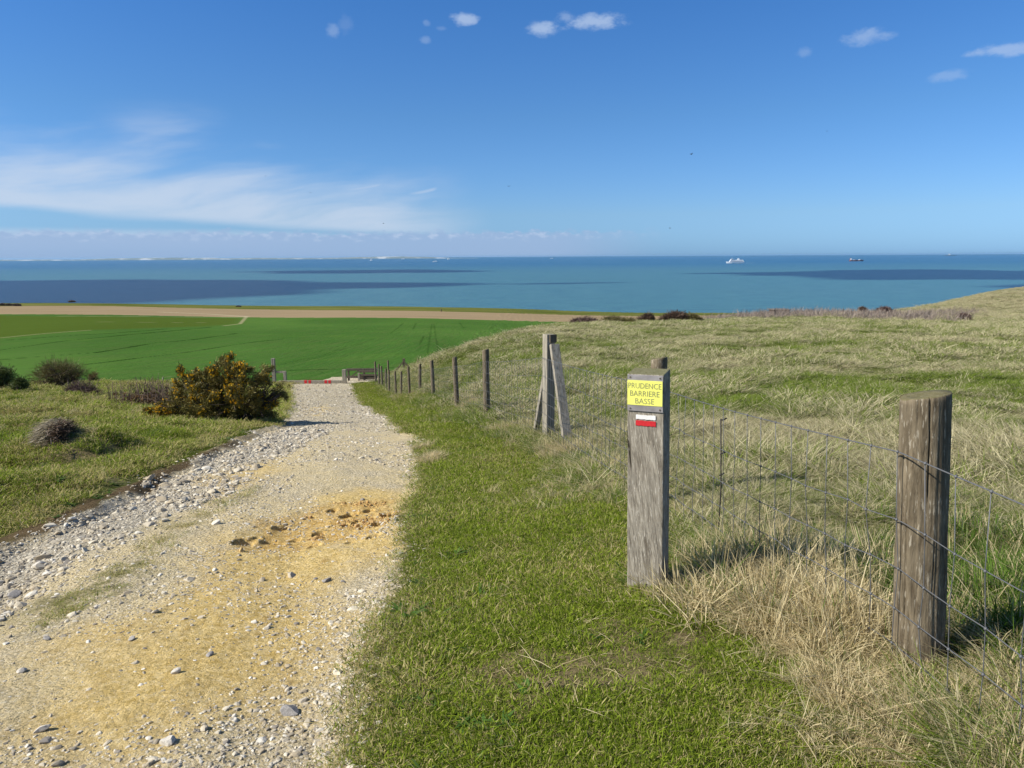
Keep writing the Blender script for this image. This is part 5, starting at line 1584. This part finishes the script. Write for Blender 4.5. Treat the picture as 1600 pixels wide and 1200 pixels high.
d = np.clip(dryness(x, y) * .95 + .55 * np.clip(fbm(x * 2.3, y * 2.3, 151, 4) - .12, 0, 1) + .25 * np.clip(1 + pd_ / .35, 0, 1) + np.where(isl, .5 * np.clip(1 - ld_ / 1.3, 0, 1), 0), .03, .95)
nz = fbm(x * 1.1, y * 1.1, 137, 3)
sc_ = g.uniform(.65, 1.35, N) * (1 + .5 * nz) * np.clip((r / 4) ** .5, 1, 3.2) * np.where(isl, 1.35, 1.0) * np.where(pd_ > .25, .55, 1.0)
P = np.stack([x, y, seat(x, y) - .003], 1)
scatter('short_turf', P, np.stack([g.normal(0, .1, N), g.normal(0, .1, N), g.uniform(0, 6.28, N)], 1), sc_, g.integers(0, 7, N), {'dry': d}, LAWN)

# rank tussocks: along the fence foot, round the posts, and over the left pasture
g = np.random.default_rng(603)
N0 = 3800
yy = 1.6 + 38 * g.uniform(0, 1, N0) ** 1.6
xf = np.interp(yy, [p[1] for p in FLINE], [p[0] for p in FLINE])
xx = xf + np.where(g.uniform(0, 1, N0) < .7, g.normal(0, .14, N0), g.normal(.3, .4, N0)) * np.clip(yy / 6, 1, 2)
clump = fbm(xx * 1.5, yy * 1.5, 139, 3)
ok = (clump > -.05 - .2 * sstep(yy, 6, 10)) & (path_sd(xx, yy) < -.4) & (np.hypot(xx - mp[0], yy - mp[1] + .35) > .42)
ok &= np.hypot(xx - FENCE[0][0], yy - FENCE[0][1] + .15) > .27
xx, yy, clump = xx[ok], yy[ok], clump[ok]; N = len(xx)
dd = np.clip(.48 + .9 * clump + .9 * fbm(xx * 2, yy * 2, 141, 3), .05, .95)
sc_ = g.uniform(.35, .75, N) * (.8 + .6 * clump) * np.clip((yy / 6) ** .3, .8, 1.4)
P = np.stack([xx, yy, seat(xx, yy) - .02], 1)
R1 = [P]; Rd = [dd]; Rs = [sc_]; Ru = [g.integers(0, 6, N)]
for u_, v_, sx_, sy_, n_, dr_, s_ in ((1228, 955, .20, .22, 84, .88, .84), (1150, 890, .08, .2, 30, .6, .74), (70, 712, .22, .10, 26, .85, .5), (130, 716, .15, .08, 14, .2, .45), (1300, 985, .12, .16, 60, .93, .75), (1345, 1040, .10, .10, 40, .90, .55), (1390, 1060, .08, .08, 26, .88, .45),
                                      (1265, 900, .25, .3, 70, .55, .8), (1560, 960, .22, .22, 90, .12, .85), (1520, 1020, .12, .15, 45, .55, .7), (1590, 880, .3, .4, 80, .2, .8), (1450, 1110, .16, .08, 90, .92, .34), (1560, 1150, .16, .10, 90, .92, .36), (1380, 1170, .14, .06, 60, .88, .24), (1330, 1100, .10, .10, 40, .88, .34), (1500, 1180, .2, .06, 50, .9, .3), (1370, 1090, .12, .08, 60, .93, .5), (1440, 1150, .14, .07, 70, .94, .46), (1530, 1110, .12, .08, 60, .93, .5), (1290, 1040, .10, .08, 36, .85, .5), (1590, 1190, .12, .06, 50, .9, .45),
                                      (1010, 916, .075, .03, 18, .03, .36), (1068, 920, .05, .05, 18, .72, .5), (1110, 880, .10, .12, 30, .30, .55), (930, 760, .5, .5, 90, .62, .55), (905, 700, .3, .5, 60, .7, .6), (820, 675, .5, .5, 70, .35, .7), (740, 650, .4, .8, 60, .30, .8),
                                      (674, 722, .07, .16, 26, .88, .62), (668, 700, .06, .12, 12, .8, .5), (950, 690, .4, .3, 40, .8, .7)):
    c_ = at(u_, v_); x_, y_ = g.normal(c_[0], sx_, n_), g.normal(c_[1], sy_, n_)
    R1.append(np.stack([x_, y_, seat(x_, y_) - .015], 1)); Rd.append(np.clip(g.normal(dr_, .12, n_), .02, .97)); Rs.append(s_ * g.uniform(.65, 1.2, n_)); Ru.append(np.where(g.uniform(0, 1, n_) < .6, g.integers(6, 10, n_), g.integers(0, 6, n_)) if s_ > .72 else g.integers(0, 6, n_))
x, y, r, g2 = fan(9000, 4.5, 46, 9, 1.2, 604, -42, -8)
nzl = fbm(x * .7, y * .9, 143, 4)
ok = (path_sd(x, y) < -.9) & (x < -.3 * y) & (nzl > .0 - .10 * sstep(y, 9, 14))
x, y = x[ok], y[ok]
R1.append(np.stack([x, y, seat(x, y) - .02], 1)); Rd.append(np.clip(dryness(x, y) + .10, .05, .8)); Rs.append(g2.uniform(.25, .62, len(x)) * np.clip(np.hypot(x, y) / 12, .8, 1.3))
P = np.concatenate(R1); dd = np.concatenate(Rd); sc_ = np.concatenate(Rs); N = len(P); Ru.append(g.integers(0, 6, N - sum(map(len, Ru))))
scatter('rank_grass', P, np.stack([g.normal(0, .2, N), g.normal(0, .2, N), g.normal(0, .8, N)], 1), sc_, np.concatenate(Ru), {'dry': dd}, TALLT + TALLU)

# straw litter and broad-leaved weeds in the mown verge and on the left
x, y, r, g = fan(2600, 1.7, 16, 4, 1.2, 607, -42, 36)
ok = (path_sd(x, y) < -.12) & (fence_side(x, y) < .3) & (fbm(x * 1.1, y * 1.1, 157, 3) > -.12 - .3 * sstep(fence_side(x, y), -1.0, -.2))
x, y = x[ok], y[ok]; N = len(x)
scatter('straw_litter', np.stack([x, y, seat(x, y) + .012], 1), np.stack([g.normal(0, .2, N), g.normal(0, .2, N), g.uniform(0, 6.28, N)], 1), g.uniform(.4, .95, N), g.integers(0, 5, N), {'dry': np.full(N, .96)}, STRAW)
x, y, r, g = fan(5200, 1.7, 14, 4, 1.2, 608, -42, 36)
ok = (path_sd(x, y) < -.10) & (fence_side(x, y) < .2) & (fbm(x * 2.4, y * 2.4, 159, 3) > .16)
x, y = x[ok], y[ok]; N = len(x)
scatter('verge_weeds', np.stack([x, y, seat(x, y) + .006], 1), np.stack([g.normal(0, .15, N), g.normal(0, .15, N), g.uniform(0, 6.28, N)], 1), g.uniform(.6, 1.4, N), g.integers(0, 5, N), {'dry': np.clip(g.normal(.05, .1, N), 0, 1)}, WEED)

# mauve twiggy scrub below the skyline on the right
x, y, r, g = fan(3400, 82, 172, 84, 1.0, 605, 13, 33)
azd = np.degrees(np.arctan2(x, y))
nzs = fbm(x * .11, y * .11, 145, 4)
ok = (nzs > -.12 + .3 * sstep(azd, 18, 14) + .3 * sstep(azd, 30, 33)) & (r + 25 * fbm(azd * .8, azd * 0, 147, 3) > 92)
tp_ = np.stack([x[ok], y[ok], smooth_z(x[ok], y[ok]) + .1], 1)
V, Q, rr_ = tri_sprigs(tp_, np.tile([.15, 0, .8], (len(tp_), 1)), 13, .85, .035, .55, 15)
o = np_obj('mauve_scrub', V, [Q], rr_, M_SCRUBT); o['kind'] = 'stuff'

# ------------------------------------------------------------------ the air over the sea
hz = bpy.data.materials.new('sea_air'); hz.use_nodes = True
hz.node_tree.nodes.clear()
H = NT(hz.node_tree)
pv = H.n('ShaderNodeVolumePrincipled', {'Color': (0.40, 0.70, 1.0, 1), 'Density': 1.0e-5, 'Anisotropy': 0.2})
H.n('ShaderNodeOutputMaterial', {'Volume': pv.outputs[0]})
o = MB().box((0, 0, (-107 + 24) / 2), (150000, 150000, 131)).build('haze', hz); o['kind'] = 'stuff'
